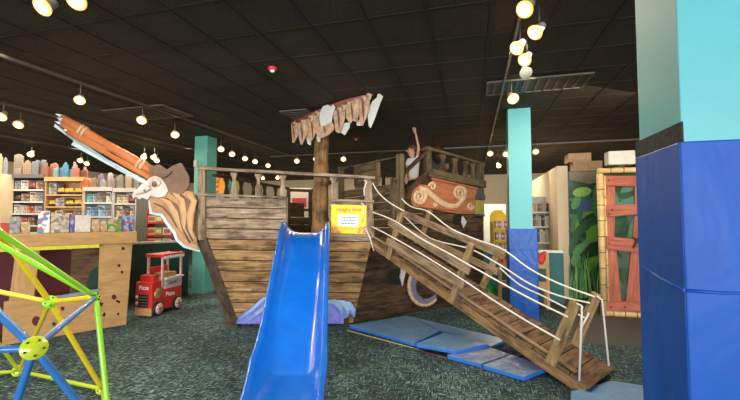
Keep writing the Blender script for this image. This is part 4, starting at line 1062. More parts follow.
s_ = MB(); s_.lathe(tk(.001, .13, .36), [(.085, 0), (.085, .006)], ex, 20); s_.build('pizza_picture', printed('pizza_print', [(.65, .4, .15), (.5, .1, .05), (.7, .55, .3), (.2, .3, .08)], 40), t)
text_mesh('Pizza', tk(.002, .42, .27), ey, ex, .11, MT['white'], 'lettering', t, .002)
text_mesh('Pizza', tk(-.15, -.007, .44), ex, -ey, .09, MT['white'], 'lettering', t, .002)
s_ = MB(); 
for k in range(7): s_.ball(tk(.003, .33 + k * .055, .48 + .02 * (k % 2)), (.03, .03, .02))
s_.build('food_picture', printed('food_print', [(.3, .15, .1), (.5, .35, .25), (.15, .08, .06)], 30), t)

# ------------------------------------------------------------------ things seen over the rail
def card(px0, px1, y0, y1, d, col, name, label, cat, th=.04):
    a_ = P(px0, y1, d); b_ = P(px1, y1, d); c_ = P(px1, y0, d)
    s_ = MB(); s_.box(V(((a_.x + b_.x) / 2, d + th / 2, (a_.z + c_.z) / 2)), (b_.x - a_.x, th, c_.z - a_.z)); return tag(s_.build(name, col, bevel=.006), label, cat)
s_ = MB(); pl_ = Plane(P(213, 218, 9.4), P(226, 218, 9.4))
quad(s_, pl_, [(213.5, 193), (214, 176), (224, 174.5), (225.5, 193)], .05, 0, mi=0)
quad(s_, pl_, [(219, 193), (220, 178), (225, 177), (225.5, 193)], .02, .05, mi=1)
for y in (179, 184, 189): quad(s_, pl_, [(214.5, y), (219, y - 1), (218.5, y + 1.2), (215, y + 2)], .01, .05, mi=1)
tag(s_.build('toy_packet', [paint((.75, .03, .02)), paint((.9, .42, .02))]), 'red and orange flame patterned packet seen above bow rail', 'packet')
s_ = MB(); b0 = P(229, 193, 9.3); s_.lathe(V((b0.x, b0.y, 0)) + Z * (b0.z - .02), [(.06, 0), (.065, .1), (.06, .25), (.03, .33), (.028, .42)], Z, 14)
tag(s_.build('toy_bottle', paint((.05, .45, .6))), 'turquoise bottle seen between the balusters of bow rail', 'bottle')
s_ = MB(); b0 = P(236.5, 193, 9.5); s_.lathe(V((b0.x, b0.y, 0)) + Z * (b0.z - .02), [(.07, 0), (.07, .26), (.04, .32), (.035, .38)], Z, 14)
tag(s_.build('toy_bottle', paint((.5, .55, .08))), 'lime yellow bottle right of turquoise one above the rail', 'bottle')
zz = P(229, 193, 9.4).z - .02
s_ = MB().box(V(((224 - 370) / F * 9.4, 9.5, zz / 2)), (.95, .5, zz)); tag(s_.build('display_table', MT['offwhite']), 'white display stand carrying bottles and flame packet behind bow', 'stand')
card(292, 306, 198, 207, 12, MT['red'], 'wall_poster', 'small red poster seen through the gap above slide', 'poster')
card(283, 311, 188, 222, 12.2, paint((.7, .62, .5)), 'wall_board', 'pale board behind the red poster above the slide', 'board')
for o_ in (bpy.data.objects['wall_poster'], bpy.data.objects['wall_board']): pass

# ------------------------------------------------------------------ right background: partition, mural, bamboo wall
dw = P(560, 218, 7.6); dw.z = 0
ZP = P(562, 166, 7.6).z
s_ = MB(); s_.box(dw + E1 * .06 + E2 * 3.2 + Z * ZP / 2, (.20, 6.4, ZP), ROOM); tag(s_.build('partition_wall', MT['cream'], bevel=.004), 'cream partition wall left of the jungle mural', 'partition')
MP = Plane(dw + E1 * .165 - E2 * .0, dw + E1 * 1.2)
MP.n = -E2; MP.u = E1; MP.a = dw + E1 * .165
zm = MP(580, 171).z
def mrand(a_, b_): return random.uniform(a_, b_)
m, nt, b = newmat('mural_ground')
f_ = noise(nt, mapping(nt, coord(nt), (1, 1, 2)), 2.2, 5, .6, .5)
link(nt, ramp(nt, f_, [(.3, (.008, .035, .022)), (.48, (.015, .07, .03)), (.60, (.03, .12, .09)), (.75, (.10, .14, .13))]), b.inputs['Base Color']); b.inputs['Roughness'].default_value = .4
gm = [paint(c_, .45) for c_ in ((.02, .11, .03), (.05, .22, .05), (.008, .045, .015), (.15, .36, .04), (.03, .14, .09), (.03, .06, .20))]
t = thing('jungle_mural', 'glossy jungle leaf mural panel between cream wall and bamboo frame', 'mural', MP.at(.4, 0))
s_ = MB(); s_.box(MP.at(.42, zm / 2, -.02), (.84, .04, zm), ROOM); s_.build('mural_panel', m, t)
s_ = MB()
def leaf(mb, pl, x, z, L__, wd, an, mi, off):
    c_ = pl.at(x, z, off); d_ = pl.u * math.cos(an) + Z * math.sin(an); n_ = pl.u * -math.sin(an) + Z * math.cos(an)
    pts = []
    for k in range(9): t_ = k / 8; pts.append(c_ + d_ * L__ * t_ + n_ * (wd * math.sin(PI * t_ ** .8) + .12 * L__ * t_ * t_))
    for k in range(7, 0, -1): t_ = k / 8; pts.append(c_ + d_ * L__ * t_ + n_ * (-wd * math.sin(PI * t_ ** .8) + .12 * L__ * t_ * t_))
    mb.prism(pts, pl.n, .0012, mi=mi)
def inside(x, z, L__, an, x1, z1):
    ex_ = x + L__ * math.cos(an) * .8; ez = z + L__ * math.sin(an); return .06 < ex_ < x1 - .06 and .05 < ez < z1 - .05 and .05 < x < x1 - .05
k = 0
random.seed(11)
for i in range(1500):
    if k >= 75: break
    x = mrand(.05, .8); z_ = mrand(.15, zm - .2); L__ = mrand(.4, .75) if z_ > .8 else mrand(.3, .6); an = mrand(0, 2 * PI) if z_ > .9 else mrand(.9, 2.2)
    wd = L__ * (.19 if z_ > .9 else .035)
    if inside(x, z_, L__, an, .84, zm):
        leaf(s_, MP, x, z_, L__, wd, an, random.choice((0, 1, 1, 2, 3, 4)) if z_ < 1.7 else random.choice((0, 1, 2, 4, 5)), .0005 + k * .0004); k += 1
gm2 = gm[:6] + [paint((.20, .17, .10), .45), paint((.08, .09, .30), .45), paint((.10, .34, .12), .45), paint((.30, .55, .10), .45)]
def art(pts, mi, off): s_.prism([MP(x, y, off) for x, y in pts], MP.n, .0012, mi=mi)
def ell(cx, cy, a_, b_, an=0): return [(cx + a_ * math.cos(k * PI / 9) * math.cos(an) - b_ * math.sin(k * PI / 9) * math.sin(an), cy + a_ * math.cos(k * PI / 9) * math.sin(an) + b_ * math.sin(k * PI / 9) * math.cos(an)) for k in range(18)]
o_ = .034
art([(569, 172), (600, 171.5), (601, 181), (590, 184), (569, 180)], 6, o_); art(ell(585, 206, 5, 6), 7, o_ + .001); art(ell(594, 201, 3, 4), 7, o_ + .001)
art(ell(582, 192, 9.5, 4.8, -.15), 9, o_ + .003); art(ell(576, 203, 4, 7, .5), 8, o_ + .002)
art([(602, 178), (594, 192), (592, 208), (596, 219), (602, 214)], 1, o_ + .004)
art([(569, 246), (573, 232), (582, 222), (593, 217), (602, 217), (602, 222), (590, 227), (580, 236), (574, 250), (569, 256)], 0, o_ + .005)
art([(570, 262), (576, 246), (586, 240), (598, 240), (590, 248), (580, 254), (575, 268)], 8, o_ + .006)
art([(602, 240), (590, 243), (582, 252), (580, 264), (588, 258), (602, 254)], 2, o_ + .007)
random.seed(3)
for k in range(34):
    bx_1 = 569 + k; hx = mrand(-9, 9); hy = mrand(26, 48); tipx = min(601.5, max(569, bx_1 + hx)); bxc = min(600, max(570, bx_1))
    art([(bxc - .7, 298), (bxc + .7, 298), ((bxc + tipx) / 2 + .9, 298 - hy * .6), (tipx, 298 - hy), ((bxc + tipx) / 2 - .5, 298 - hy * .6)], (1, 8, 8, 9, 0)[k % 5], o_ + .008 + k * .0001)
s_.build('painted_leaves', gm2, t)
# storeroom roof with boxes
RZ = ZP
rf = MB(); rf.box(dw + E1 * 2.0 + E2 * 1.2 + Z * (zm - .02), (3.7, 2.2, .06), ROOM); tag(rf.build('storeroom_roof', MT['cardboard']), 'flat board roof of the storeroom behind jungle mural', 'roof')
for i, (x0, x1, y0, y1, d, lb) in enumerate(((569, 587, 153, 165.5, 8.2, 'large cardboard box under the top one above jungle mural'), (586, 596, 160.5, 171, 8.0, 'small cardboard box at right of the stack on storeroom'), (571, 590, 150, 154, 8.25, 'flat cardboard box topmost on storeroom stack'), (570, 583, 162, 171, 7.95, 'cardboard box with white label directly above the mural'))):
    pass
def rbox(px, wd, dp, z0, h, dv, label, lab=False):
    c_ = P(px, 218, 8.0); u_ = c_.dot(E1); vv = dw.dot(E2) + dv
    s_ = MB(); s_.box(U(u_, vv, z0 + h / 2), (wd, dp, h), ROOM); s_.box(U(u_, vv - dp / 2 - .002, z0 + h / 2), (wd * .96, .004, .03), ROOM, mi=1)
    tag(s_.build('cardboard_box', [MT['cardboard'], paint((.5, .36, .2))], bevel=.006), label, 'box', 'cardboard boxes on the storeroom')
zr = zm + .01
rbox(578, .28, .3, zr, .20, .35, 'cardboard box directly above the jungle mural, bottom left of stack')
rbox(577, .42, .34, zr + .20, .18, .37, 'widest cardboard box, topmost of the stack above mural')
rbox(591, .24, .3, zr, .21, .35, 'small cardboard box at right end of stack above mural')
rbox(584.5, .12, .25, zr, .19, .75, 'narrow cardboard box wedged behind the stack above mural')
# bamboo framed window of red boards
bp0 = P(598, 218, 6.35); BPn = Plane(bp0, bp0 + E1); BPn.u = E1; BPn.n = -E2; BPn.a = V((bp0.x, bp0.y, 0))
zb1 = BPn(606, 171).z
t = thing('bamboo_window_wall', 'bamboo framed wall with crossed red-brown boards over jungle picture', 'wall panel', BPn.at(.6, 0))
def cane(p0, p1, r, n):
    s_ = MB(); s_.tube([p0, p1], r, 12); o_ = s_.build('bamboo_cane', MT['bamboo'], t); s_ = MB(); ax = (p1 - p0)
    for k in range(1, n):
        c_ = p0 + ax * k / n; d_ = ax.normalized(); s_.tube([c_ - d_ * .006, c_ + d_ * .006], r * 1.12, 12)
    s_.build('bamboo_node', MT['bamboo_d'], o_)
cane(BPn.at(.035, .0, .04), BPn.at(.035, zb1 - .05, .04), .050, 9); cane(BPn.at(.108, .09, .03), BPn.at(.108, zb1 - .08, .03), .018, 6)
cane(BPn.at(.0, zb1, .04), BPn.at(1.5, zb1, .04), .045, 8); cane(BPn.at(.0, .045, .04), BPn.at(1.5, .045, .04), .045, 9)
s_ = MB(); s_.box(BPn.at(.76, zb1 / 2, -.03), (1.5, .04, zb1 - .02), ROOM); s_.build('backing', plain('dark_jungle_print', (.018, .06, .025), .8, var=.6, scale=3), t)
s_ = MB(); random.seed(5); k = 0
BQ = Plane(V((0, 0, 0)), V((1, 0, 0))); BQ.a = BPn.at(0, 0, -.008); BQ.u = E1; BQ.n = -E2
for i in range(300):
    if k >= 40: break
    x = mrand(.1, 1.3); z_ = mrand(.2, zb1 - .3); L__ = mrand(.3, .7); an = mrand(.5, 2.6)
    if inside(x, z_, L__, an, 1.45, zb1): leaf(s_, BQ, x, z_, L__, L__ * .15, an, random.choice((0, 2, 2, 4, 0)), .0005 + k * .0003); k += 1
s_.build('painted_leaves', gm, t)
def bpx(pts, off, th=.03):
    s_ = MB(); s_.prism([BPn(x, y, off) for x, y in pts], BPn.n, th); s_.build('board', MT['redwood'], t, bevel=.006)
bpx([(605.5, 176), (645, 176), (645, 187), (605.5, 186)], .03)
bpx([(606, 184), (614.5, 184), (614, 305), (606.5, 305)], .0)
bpx([(605.5, 205), (650, 204), (650, 213), (605.5, 217)], .035)
bpx([(606, 236), (650, 241), (650, 254), (606, 249)], .036)
bpx([(606, 301), (655, 301), (655, 311), (606, 312)], .03)
bpx([(634, 216), (646, 216), (646, 305), (625, 305)], .0)
bpx([(608, 248), (616, 248), (621, 303), (611, 303)], -.002)
bpx([(634, 184), (648, 184), (648, 209), (634, 209)], .0)
s_ = MB()
for (x, y) in ((609, 180), (612, 210), (609, 243), (611, 307), (625, 307), (609, 214)): s_.lathe(BPn(x, y, .066), [(.012, 0), (.012, .006)], -E2, 10)
s_.build('bolt', MT['black'], t)
s_ = MB(); 
s_.tube([BPn(633, 237, .09), BPn(637, 241, .1), BPn(641, 243, .09)], [.01, .02, .014], 8); s_.tube([BPn(641, 233, .09), BPn(637, 241, .1), BPn(633, 248, .09)], [.01, .02, .01], 8)
s_.build('rope_knot', MT['foam'], t)
# white projector box on top of the bamboo wall
t = thing('wall_speaker', 'white rectangular box unit mounted above the bamboo frame', 'speaker', BPn(620, 170, -.2))
c_ = BPn(619.5, 158.5, -.1)
MB().box(c_, (.40, .22, .235), ROOM).build('casing', MT['offwhite'], t, bevel=.02)
MB().box(V((c_.x, c_.y, (zb1 + c_.z - .11) / 2 + .02)) , (.10, .12, max(.02, c_.z - .11 - zb1 + .04)), ROOM).build('bracket', MT['black'], t)
MB().lathe(c_ + E1 * .19 - Z * .02, [(.03, 0), (.03, .05), (.02, .06)], E1, 12).build('knob', MT['offwhite'], t)

# teal counter wall, bookcase, bench, racks
hb = P(484, 218, 7.55); hb.z = 0; u0_ = hb.dot(E1); v0_ = hb.dot(E2); ue = dw.dot(E1) - .045
zc = P(545, 253, 7.2).z
t = thing('low_partition', 'low teal partition with white ledge behind distant column', 'partition', U((u0_ + ue) / 2, v0_, 0))
MB().box(U((u0_ - .7 + ue) / 2, v0_ + .06, zc / 2), (ue - u0_ + .7, .12, zc), ROOM).build('panel', MT['halfwall2'], t)
MB().box(U((u0_ - .7 + ue) / 2, v0_ + .06, zc + .02), (ue - u0_ + .7, .18, .04), ROOM).build('ledge', MT['white'], t, bevel=.005)
# book shelf standing behind the partition
BY = 8.5
def kz(y): return P(545, y, BY).z
kx0 = P(531, 218, BY).x; kx1 = P(556.5, 218, BY).x
t = thing('bookcase', 'white bookcase of upright books right of the distant column', 'bookcase', V(((kx0 + kx1) / 2, BY + .15, 0)))
MB().box(V(((kx0 + kx1) / 2, BY + .32, kz(196) / 2)), (kx1 - kx0, .02, kz(196))).build('back_panel', MT['offwhite'], t)
MB().box(V((kx1 - .015, BY + .15, kz(196) / 2)), (.03, .32, kz(196))).build('side_panel', paint((.25, .30, .36)), t)
MB().box(V((kx0 + .015, BY + .15, kz(212) / 2)), (.03, .32, kz(212))).build('side_panel', MT['offwhite'], t)
names = ['cream', 'grey', 'white', 'brown', 'black', 'tan', 'pale blue', 'ivory', 'rust', 'dark grey', 'silver', 'beige']
colsb = [(.6, .5, .35), (.3, .3, .3), (.65, .63, .6), (.2, .1, .06), (.04, .04, .05), (.42, .3, .18), (.3, .4, .5), (.62, .56, .45), (.4, .14, .06), (.12, .12, .13), (.45, .45, .46), (.5, .42, .33)]
for r_, (y, yt) in enumerate(((212.5, 203.5), (227, 215), (243, 229.5))):
    MB().box(V(((kx0 + kx1) / 2, BY + .15, kz(y))), (kx1 - kx0 - .06, .32, .03)).build('shelf', MT['white'], t)
    x = kx0 + .04; j = 0
    while x < kx1 - .08 and j < 12:
        w_ = (kx1 - kx0 - .1) / 12; h = (kz(yt) - kz(y)) * random.uniform(.8, .98)
        s_ = MB().box(V((x + w_ / 2, BY + .10, kz(y) + .016 + h / 2)), (w_ - .004, .16, h)); s_.box(V((x + w_ / 2, BY + .0185, kz(y) + h * .75)), (w_ * .6, .003, h * .12), mi=1)
        ci = (j * 5 + r_ * 3) % 12
        tag(s_.build('book', [paint(colsb[ci]), paint((.5, .4, .3))]), '%s book standing on the %s shelf of the white bookcase' % (names[ci], ('top', 'middle', 'bottom')[r_]), 'book', 'books in the white bookcase'); x += w_; j += 1
MB().box(V(((kx0 + kx1) / 2, BY + .15, kz(258))), (kx1 - kx0 - .06, .32, .03)).build('shelf', MT['white'], t)
# slatted dark grille above bookcase on partition
# white glowing board and yellow spinner rack
s_ = MB(); a_ = P(484, 218, 11); b_ = P(506, 218, 11)
s_.box(V(((a_.x + b_.x) / 2, 11.03, (P(490, 204, 11).z + .9) / 2)), (b_.x - a_.x, .05, P(490, 204, 11).z - .9)); tag(s_.build('white_board', plain('bright_white', (.85, .9, .85), .6)), 'large white wall board behind yellow rack', 'board')
YD = 8.6
def yz(y): return P(500, y, YD).z
ya = P(492, 218, YD).x; yb = P(508, 218, YD).x
t = thing('book_rack', 'yellow shop rack of small books behind low partition', 'rack', V(((ya + yb) / 2, YD, 0)))
s_ = MB(); zz_ = yz(210)
s_.prism([V((ya, YD + .12, 0)), V((yb, YD + .12, 0)), V((yb, YD + .12, zz_ - .12)), V((yb - .05, YD + .12, zz_ - .06)), V(((ya + yb) / 2 + .08, YD + .12, zz_)), V(((ya + yb) / 2 - .08, YD + .12, zz_)), V((ya + .04, YD + .12, zz_ - .05)), V((ya, YD + .12, zz_ - .12))], V((0, 1, 0)), .03)
s_.build('back_panel', MT['yellow'], t)
for X in (ya, yb):
    MB().box(V((X, YD, yz(222) / 2)), (.02, .26, yz(222))).build('side_panel', MT['yellow'], t)
for y in (229, 240.5, 250): MB().box(V(((ya + yb) / 2, YD, yz(y))), (yb - ya, .26, .025)).build('shelf', MT['yellow'], t)
k = 0
for r_, y in enumerate((229, 240.5, 250)):
    for j in range(4):
        X = ya + .05 + (yb - ya - .1) * (j + .5) / 4; h = .17 if r_ < 2 else .13; col = [(.5, .3, .25), (.25, .2, .35), (.6, .5, .4), (.35, .12, .1)][(j + r_) % 4]
        s_ = MB().box(V((X, YD - .03, yz(y) + .014 + h / 2)), (.06, .1, h)); s_.box(V((X, YD - .082, yz(y) + h * .6)), (.04, .004, .05), mi=1)
        tag(s_.build('small_book', [paint(col), paint((.7, .6, .45))]), '%s small book on the %s tier of the yellow rack' % (['pinkish', 'violet', 'cream', 'dark red'][(j + r_) % 4], ('top', 'middle', 'bottom')[r_]), 'book', 'small books in the yellow rack')
# bench
bx0 = P(497.5, 218, 6.95); bx1 = P(549.5, 218, 6.95); bx0.z = bx1.z = 0
BN = Plane(bx0, bx0 + E1); BN.u = E1; BN.n = -E2; lb_ = P(549.5, 218, 7.0); lb_ = (BN(549.5, 280) - BN.a).dot(E1)
t = thing('wooden_bench', 'light pine children bench with slatted back behind distant column', 'bench', BN.at(lb_ / 2, 0))
for x in (.03, lb_ - .03):
    hh = BN(500, 252).z; MB().box(BN.at(x, hh / 2), (.055, .045, hh), ROOM).build('leg', MT['pine'], t, bevel=.005)
    MB().box(BN.at(x, .42 / 2, -.28), (.055, .045, .42), ROOM).build('leg', MT['pine'], t, bevel=.005)
for y0, y1 in ((260, 268), (281, 288)):
    MB().box(BN.at(lb_ / 2, (BN(520, y0).z + BN(520, y1).z) / 2, .0), (lb_ - .05, .025, BN(520, y0).z - BN(520, y1).z), ROOM).build('back_slat', MT['pine'], t, bevel=.004)
MB().box(BN.at(lb_ / 2, .43, -.15), (lb_, .30, .025), ROOM).build('seat', MT['pine'], t, bevel=.004)
for px, lb2 in ((501, 'red plush cushion on bench left of the blue column wrap'), (541.5, 'red plush cushion on bench right of the blue column wrap')):
    c_ = BN(px, 258, -.045); s_ = MB(); s_.ball(c_ - Z * .04, (.10, .07, .13)); s_.ball(c_ + V((.05, 0, .05)), (.05, .05, .07)); s_.ball(c_ + V((-.07, 0, -.04)), (.05, .05, .06))
    tag(s_.build('red_cushion', MT['red']), lb2, 'cushion')
# green ball and little pink toy beyond the ramp
gb = G(489, 300); s_ = MB(); s_.ball(V((gb.x, gb.y, .155)), .155, seg=20, rings=14); s_.tube([V((gb.x, gb.y, .30)), V((gb.x, gb.y, .34))], .02, 8)
tag(s_.build('green_ball', MT['green']), 'shiny green ball lying on carpet beyond ramp railing', 'ball')
pt = G(471, 295); s_ = MB(); s_.ball(V((pt.x, pt.y, .36)), .075); s_.ball(V((pt.x - .05, pt.y - .03, .43)), .025); s_.ball(V((pt.x + .05, pt.y - .03, .43)), .025); s_.ball(V((pt.x, pt.y, .17)), (.1, .08, .17)) 
tag(s_.build('pink_toy', paint((.45, .12, .22))), 'small pink round-headed toy seen through the ramp railing', 'toy')
# small red chair seen through the ramp rails
rc = G(438, 300); t = thing('small_chair', 'small red-brown wooden chair seen through the ramp rails', 'chair', V((rc.x, rc.y - .0, 0)))
rcm = wood('red_chair', (.20, .05, .03), (.40, .12, .07))
for dx in (-.15, .15):
    MB().box(V((rc.x + dx, rc.y + .0, .42)), (.04, .04, .84)).build('leg', rcm, t, bevel=.004); MB().box(V((rc.x + dx, rc.y - .3, .2)), (.04, .04, .40)).build('leg', rcm, t, bevel=.004)
MB().box(V((rc.x, rc.y - .15, .41)), (.36, .36, .03)).build('seat', rcm, t, bevel=.004)
for z_ in (.6, .76): MB().box(V((rc.x, rc.y, z_)), (.28, .025, .07)).build('back_slat', rcm, t, bevel=.004)

# ------------------------------------------------------------------ people
def figure(root, name, bones, mat, sub=2):
    """bones: dict name -> (pos, radius), edges list"""
    pts, edges = bones; names_ = list(pts); me = bpy.data.meshes.new(name)
    o0 = world_loc(root)
    me.from_pydata([tuple(V(pts[k][0]) - o0) for k in names_], [(names_.index(a_), names_.index(b_)) for a_, b_ in edges], [])
    o_ = bpy.data.objects.new(name, me); C.objects.link(o_); o_.parent = root
    sk = o_.modifiers.new('skin', 'SKIN'); sk.use_smooth_shade = True
    for i, k in enumerate(names_):
        r_ = pts[k][1]; r_ = r_ if isinstance(r_, tuple) else (r_, r_)
        me.skin_vertices[0].data[i].radius = r_; me.skin_vertices[0].data[i].use_root = (i == 0)
    ss = o_.modifiers.new('sub', 'SUBSURF'); ss.levels = sub; ss.render_levels = sub
    me.materials.append(mat)
    return o_
def hand(pts, edges, wrist, d, side, nrm, key, r=.008):
    """palm and five fingers grown from the wrist along d"""
    d = V(d).normalized(); side = V(side).normalized(); nrm = V(nrm).normalized()
    pts[key + 'palm'] = (tuple(V(wrist) + d * .04), (.026, .014))
    for i, (sd, L__) in enumerate(((-.024, .045), (-.008, .052), (.008, .048), (.022, .038))):
        a_ = V(wrist) + d * .065 + side * sd; b_ = a_ + d * L__ * .55 + nrm * .005; c_ = b_ + d * L__ * .45 + nrm * .016
        for q_, p_, rr2 in ((0, a_, r), (1, b_, r * .9), (2, c_, r * .7)): pts['%s%d%d' % (key, i, q_)] = (tuple(p_), rr2)
        edges += [(key + 'palm', '%s%d0' % (key, i)), ('%s%d0' % (key, i), '%s%d1' % (key, i)), ('%s%d1' % (key, i), '%s%d2' % (key, i))]
    a_ = V(wrist) + d * .02 - side * .028; b_ = a_ + d * .025 - side * .022
    pts[key + 't0'] = (tuple(a_), r); pts[key + 't1'] = (tuple(b_), r * .85); edges += [(key + 'palm', key + 't0'), (key + 't0', key + 't1')]
# boy: on the stairs, facing left, right arm stretched to the ceiling
bz = 1.77; bp = SP(413.5, 218, -.42); bx_, by_ = bp.x, bp.y
def W(x, y, z): return (bx_ + x, by_ + y, bz + z)    # x right, y away
boy = thing('person', 'child in white t-shirt and dark shorts reaching one arm up', 'person', V((bx_, by_, bz)))
pts = {'pelvis': (W(0, 0, .58), (.085, .07)), 'waist': (W(0, 0, .68), (.08, .06)), 'chest': (W(.0, 0, .84), (.095, .065)), 'neck': (W(-.015, 0, .96), .035), 'headb': (W(-.025, 0, 1.01), (.06, .065)), 'head': (W(-.035, 0, 1.09), (.078, .085)), 'crown': (W(-.03, 0, 1.155), (.06, .068)),
       'shR': (W(.075, 0, .91), .038), 'elR': (W(.10, -.01, 1.16), .028), 'wrR': (W(.045, -.02, 1.41), .020), 'shL': (W(-.085, -.02, .90), .036), 'elL': (W(-.12, -.06, .72), .028), 'wrL': (W(-.15, -.14, .58), .020),
       'hipR': (W(.055, 0, .55), .06), 'knR': (W(.06, -.01, .30), .044), 'anR': (W(.06, .02, .05), .028), 'toR': (W(.03, -.08, .025), .024), 'hipL': (W(-.055, 0, .55), .06), 'knL': (W(-.06, -.02, .30), .044), 'anL': (W(-.06, .0, .05), .028), 'toL': (W(-.08, -.10, .025), .024)}
ed = [('pelvis', 'waist'), ('waist', 'chest'), ('chest', 'neck'), ('neck', 'headb'), ('headb', 'head'), ('head', 'crown'), ('chest', 'shR'), ('shR', 'elR'), ('elR', 'wrR'), ('chest', 'shL'), ('shL', 'elL'), ('elL', 'wrL'), ('pelvis', 'hipR'), ('hipR', 'knR'), ('knR', 'anR'), ('anR', 'toR'), ('pelvis', 'hipL'), ('hipL', 'knL'), ('knL', 'anL'), ('anL', 'toL')]
hand(pts, ed, W(.045, -.02, 1.41), (-.25, 0, 1), (1, 0, .2), (-.3, -.9, 0), 'hR'); ed.append(('wrR', 'hRpalm'))
hand(pts, ed, W(-.15, -.14, .58), (-.3, -.6, -.7), (.2, -.7, .6), (.9, 0, -.3), 'hL'); ed.append(('wrL', 'hLpalm'))
figure(boy, 'body', (pts, ed), MT['skin'])
figure(boy, 'shirt', ({'a': (W(0, 0, .53), (.115, .095)), 'b': (W(0, 0, .70), (.105, .083)), 'c': (W(0, 0, .86), (.115, .083)), 'd': (W(-.008, 0, .935), (.055, .055)), 'r': (W(.082, 0, .92), .055), 'r2': (W(.098, 0, 1.01), .047), 'l': (W(-.09, -.02, .90), .055), 'l2': (W(-.115, -.04, .79), .046)}, [('a', 'b'), ('b', 'c'), ('c', 'd'), ('c', 'r'), ('r', 'r2'), ('c', 'l'), ('l', 'l2')]), MT['shirt_w'])
figure(boy, 'shorts', ({'a': (W(0, 0, .60), (.10, .08)), 'b': (W(0, 0, .55), (.10, .085)), 'r': (W(.058, 0, .50), .078), 'r2': (W(.062, -.005, .34), .068), 'l': (W(-.058, 0, .50), .078), 'l2': (W(-.062, -.015, .34), .068)}, [('a', 'b'), ('b', 'r'), ('r', 'r2'), ('b', 'l'), ('l', 'l2')]), MT['shorts'])
s_ = MB(); s_.ball(V(W(-.012, .022, 1.12)), (.095, .095, .085), seg=16, rings=10); s_.build('hair', MT['hair_b'], boy)
s_ = MB(); s_.ball(V(W(-.118, -.02, 1.075)), (.016, .012, .018)); s_.build('nose', MT['skin'], boy)
s_ = MB(); s_.ball(V(W(-.095, -.055, 1.10)), (.012, .01, .01)); s_.build('eye', MT['shorts'], boy)
s_ = MB(); s_.ball(V(W(-.02, -.095, 1.085)), (.018, .010, .026)); s_.build('ear', MT['skin'], boy)
s_ = MB(); s_.ball(V(W(-.095, -.03, 1.035)), (.012, .022, .006)); s_.build('mouth', paint((.35, .08, .07)), boy)
# seated adult with long hair behind the quarterdeck rail
wp = SP(437, 218, -.45); wx, wy = wp.x, wp.y
def W2(x, y, z): return (wx + x, wy - y, QZ + z)
wo = thing('person', 'long dark haired person in grey top sitting behind the deck railing', 'person', V((wx, wy, QZ)))
pts = {'pelvis': (W2(0, .05, .12), (.15, .12)), 'waist': (W2(0, .05, .28), (.12, .09)), 'chest': (W2(0, .03, .46), (.14, .10)), 'neck': (W2(0, .02, .61), .048), 'headb': (W2(.01, 0, .68), (.07, .08)), 'head': (W2(.01, 0, .76), (.085, .095)), 'crown': (W2(.01, 0, .84), (.065, .075)),
       'shR': (W2(.15, .02, .54), .05), 'elR': (W2(.23, -.08, .34), .038), 'wrR': (W2(.17, -.24, .34), .026), 'shL': (W2(-.15, .02, .54), .05), 'elL': (W2(-.20, -.02, .30), .038), 'wrL': (W2(-.12, -.16, .20), .026),
       'hipR': (W2(.09, 0, .11), .09), 'knR': (W2(.22, -.22, .14), .06), 'anR': (W2(.0, -.28, .06), .04), 'toR': (W2(-.10, -.30, .05), .03), 'hipL': (W2(-.09, 0, .11), .09), 'knL': (W2(-.26, -.2, .14), .06), 'anL': (W2(-.08, -.2, .06), .04), 'toL': (W2(.02, -.22, .05), .03)}
hand(pts, ed2 := [(a_, b_) for a_, b_ in ed if not (a_.startswith('h') and a_[1] in 'RL') and not b_.endswith('palm')], W2(.17, -.24, .34), (-.2, -.3, 1), (1, 0, .2), (-.3, -.9, 0), 'gR'); ed2.append(('wrR', 'gRpalm'))
hand(pts, ed2, W2(-.12, -.16, .20), (.6, -.6, -.2), (.2, -.5, .6), (0, 0, -1), 'gL'); ed2.append(('wrL', 'gLpalm'))
figure(wo, 'body', (pts, ed2), MT['skin'])
figure(wo, 'top', ({'a': (W2(0, .05, .10), (.175, .15)), 'b': (W2(0, .05, .28), (.145, .115)), 'c': (W2(0, .03, .47), (.165, .12)), 'd': (W2(0, .02, .585), (.075, .07)), 'r': (W2(.155, .02, .54), .068), 'r2': (W2(.21, -.04, .42), .058), 'l': (W2(-.155, .02, .54), .068), 'l2': (W2(-.185, 0, .40), .058)}, [('a', 'b'), ('b', 'c'), ('c', 'd'), ('c', 'r'), ('r', 'r2'), ('c', 'l'), ('l', 'l2')]), MT['grey_cloth'])
figure(wo, 'trousers', ({'a': (W2(0, .05, .12), (.16, .13)), 'r': (W2(.09, 0, .11), .10), 'r2': (W2(.22, -.22, .14), .075), 'r3': (W2(.03, -.275, .065), .052), 'l': (W2(-.09, 0, .11), .10), 'l2': (W2(-.26, -.2, .14), .075), 'l3': (W2(-.10, -.2, .065), .05)}, [('a', 'r'), ('r', 'r2'), ('r2', 'r3'), ('a', 'l'), ('l', 'l2'), ('l2', 'l3')]), MT['shorts'])
s_ = MB(); s_.ball(V(W2(.01, .035, .79)), (.108, .105, .11), seg=16, rings=10); s_.tube([V(W2(.01, .06, .80)), V(W2(.01, .09, .66)), V(W2(.0, .10, .50)), V(W2(0, .10, .38))], [.09, .11, .10, .04], 12); s_.tube([V(W2(-.09, .0, .78)), V(W2(-.10, -.02, .64)), V(W2(-.09, -.05, .46))], [.03, .045, .015], 8); s_.tube([V(W2(.11, .0, .78)), V(W2(.11, -.02, .64)), V(W2(.10, -.05, .46))], [.03, .045, .015], 8)
s_.build('hair', MT['hair_d'], wo)
s_ = MB(); s_.ball(V(W2(.01, -.105, .735)), (.012, .018, .02)); s_.build('nose', MT['skin'], wo)
for dx in (-.025, .045):
    s_ = MB(); s_.ball(V(W2(dx, -.088, .765)), (.011, .008, .008)); s_.build('eye', MT['shorts'], wo)
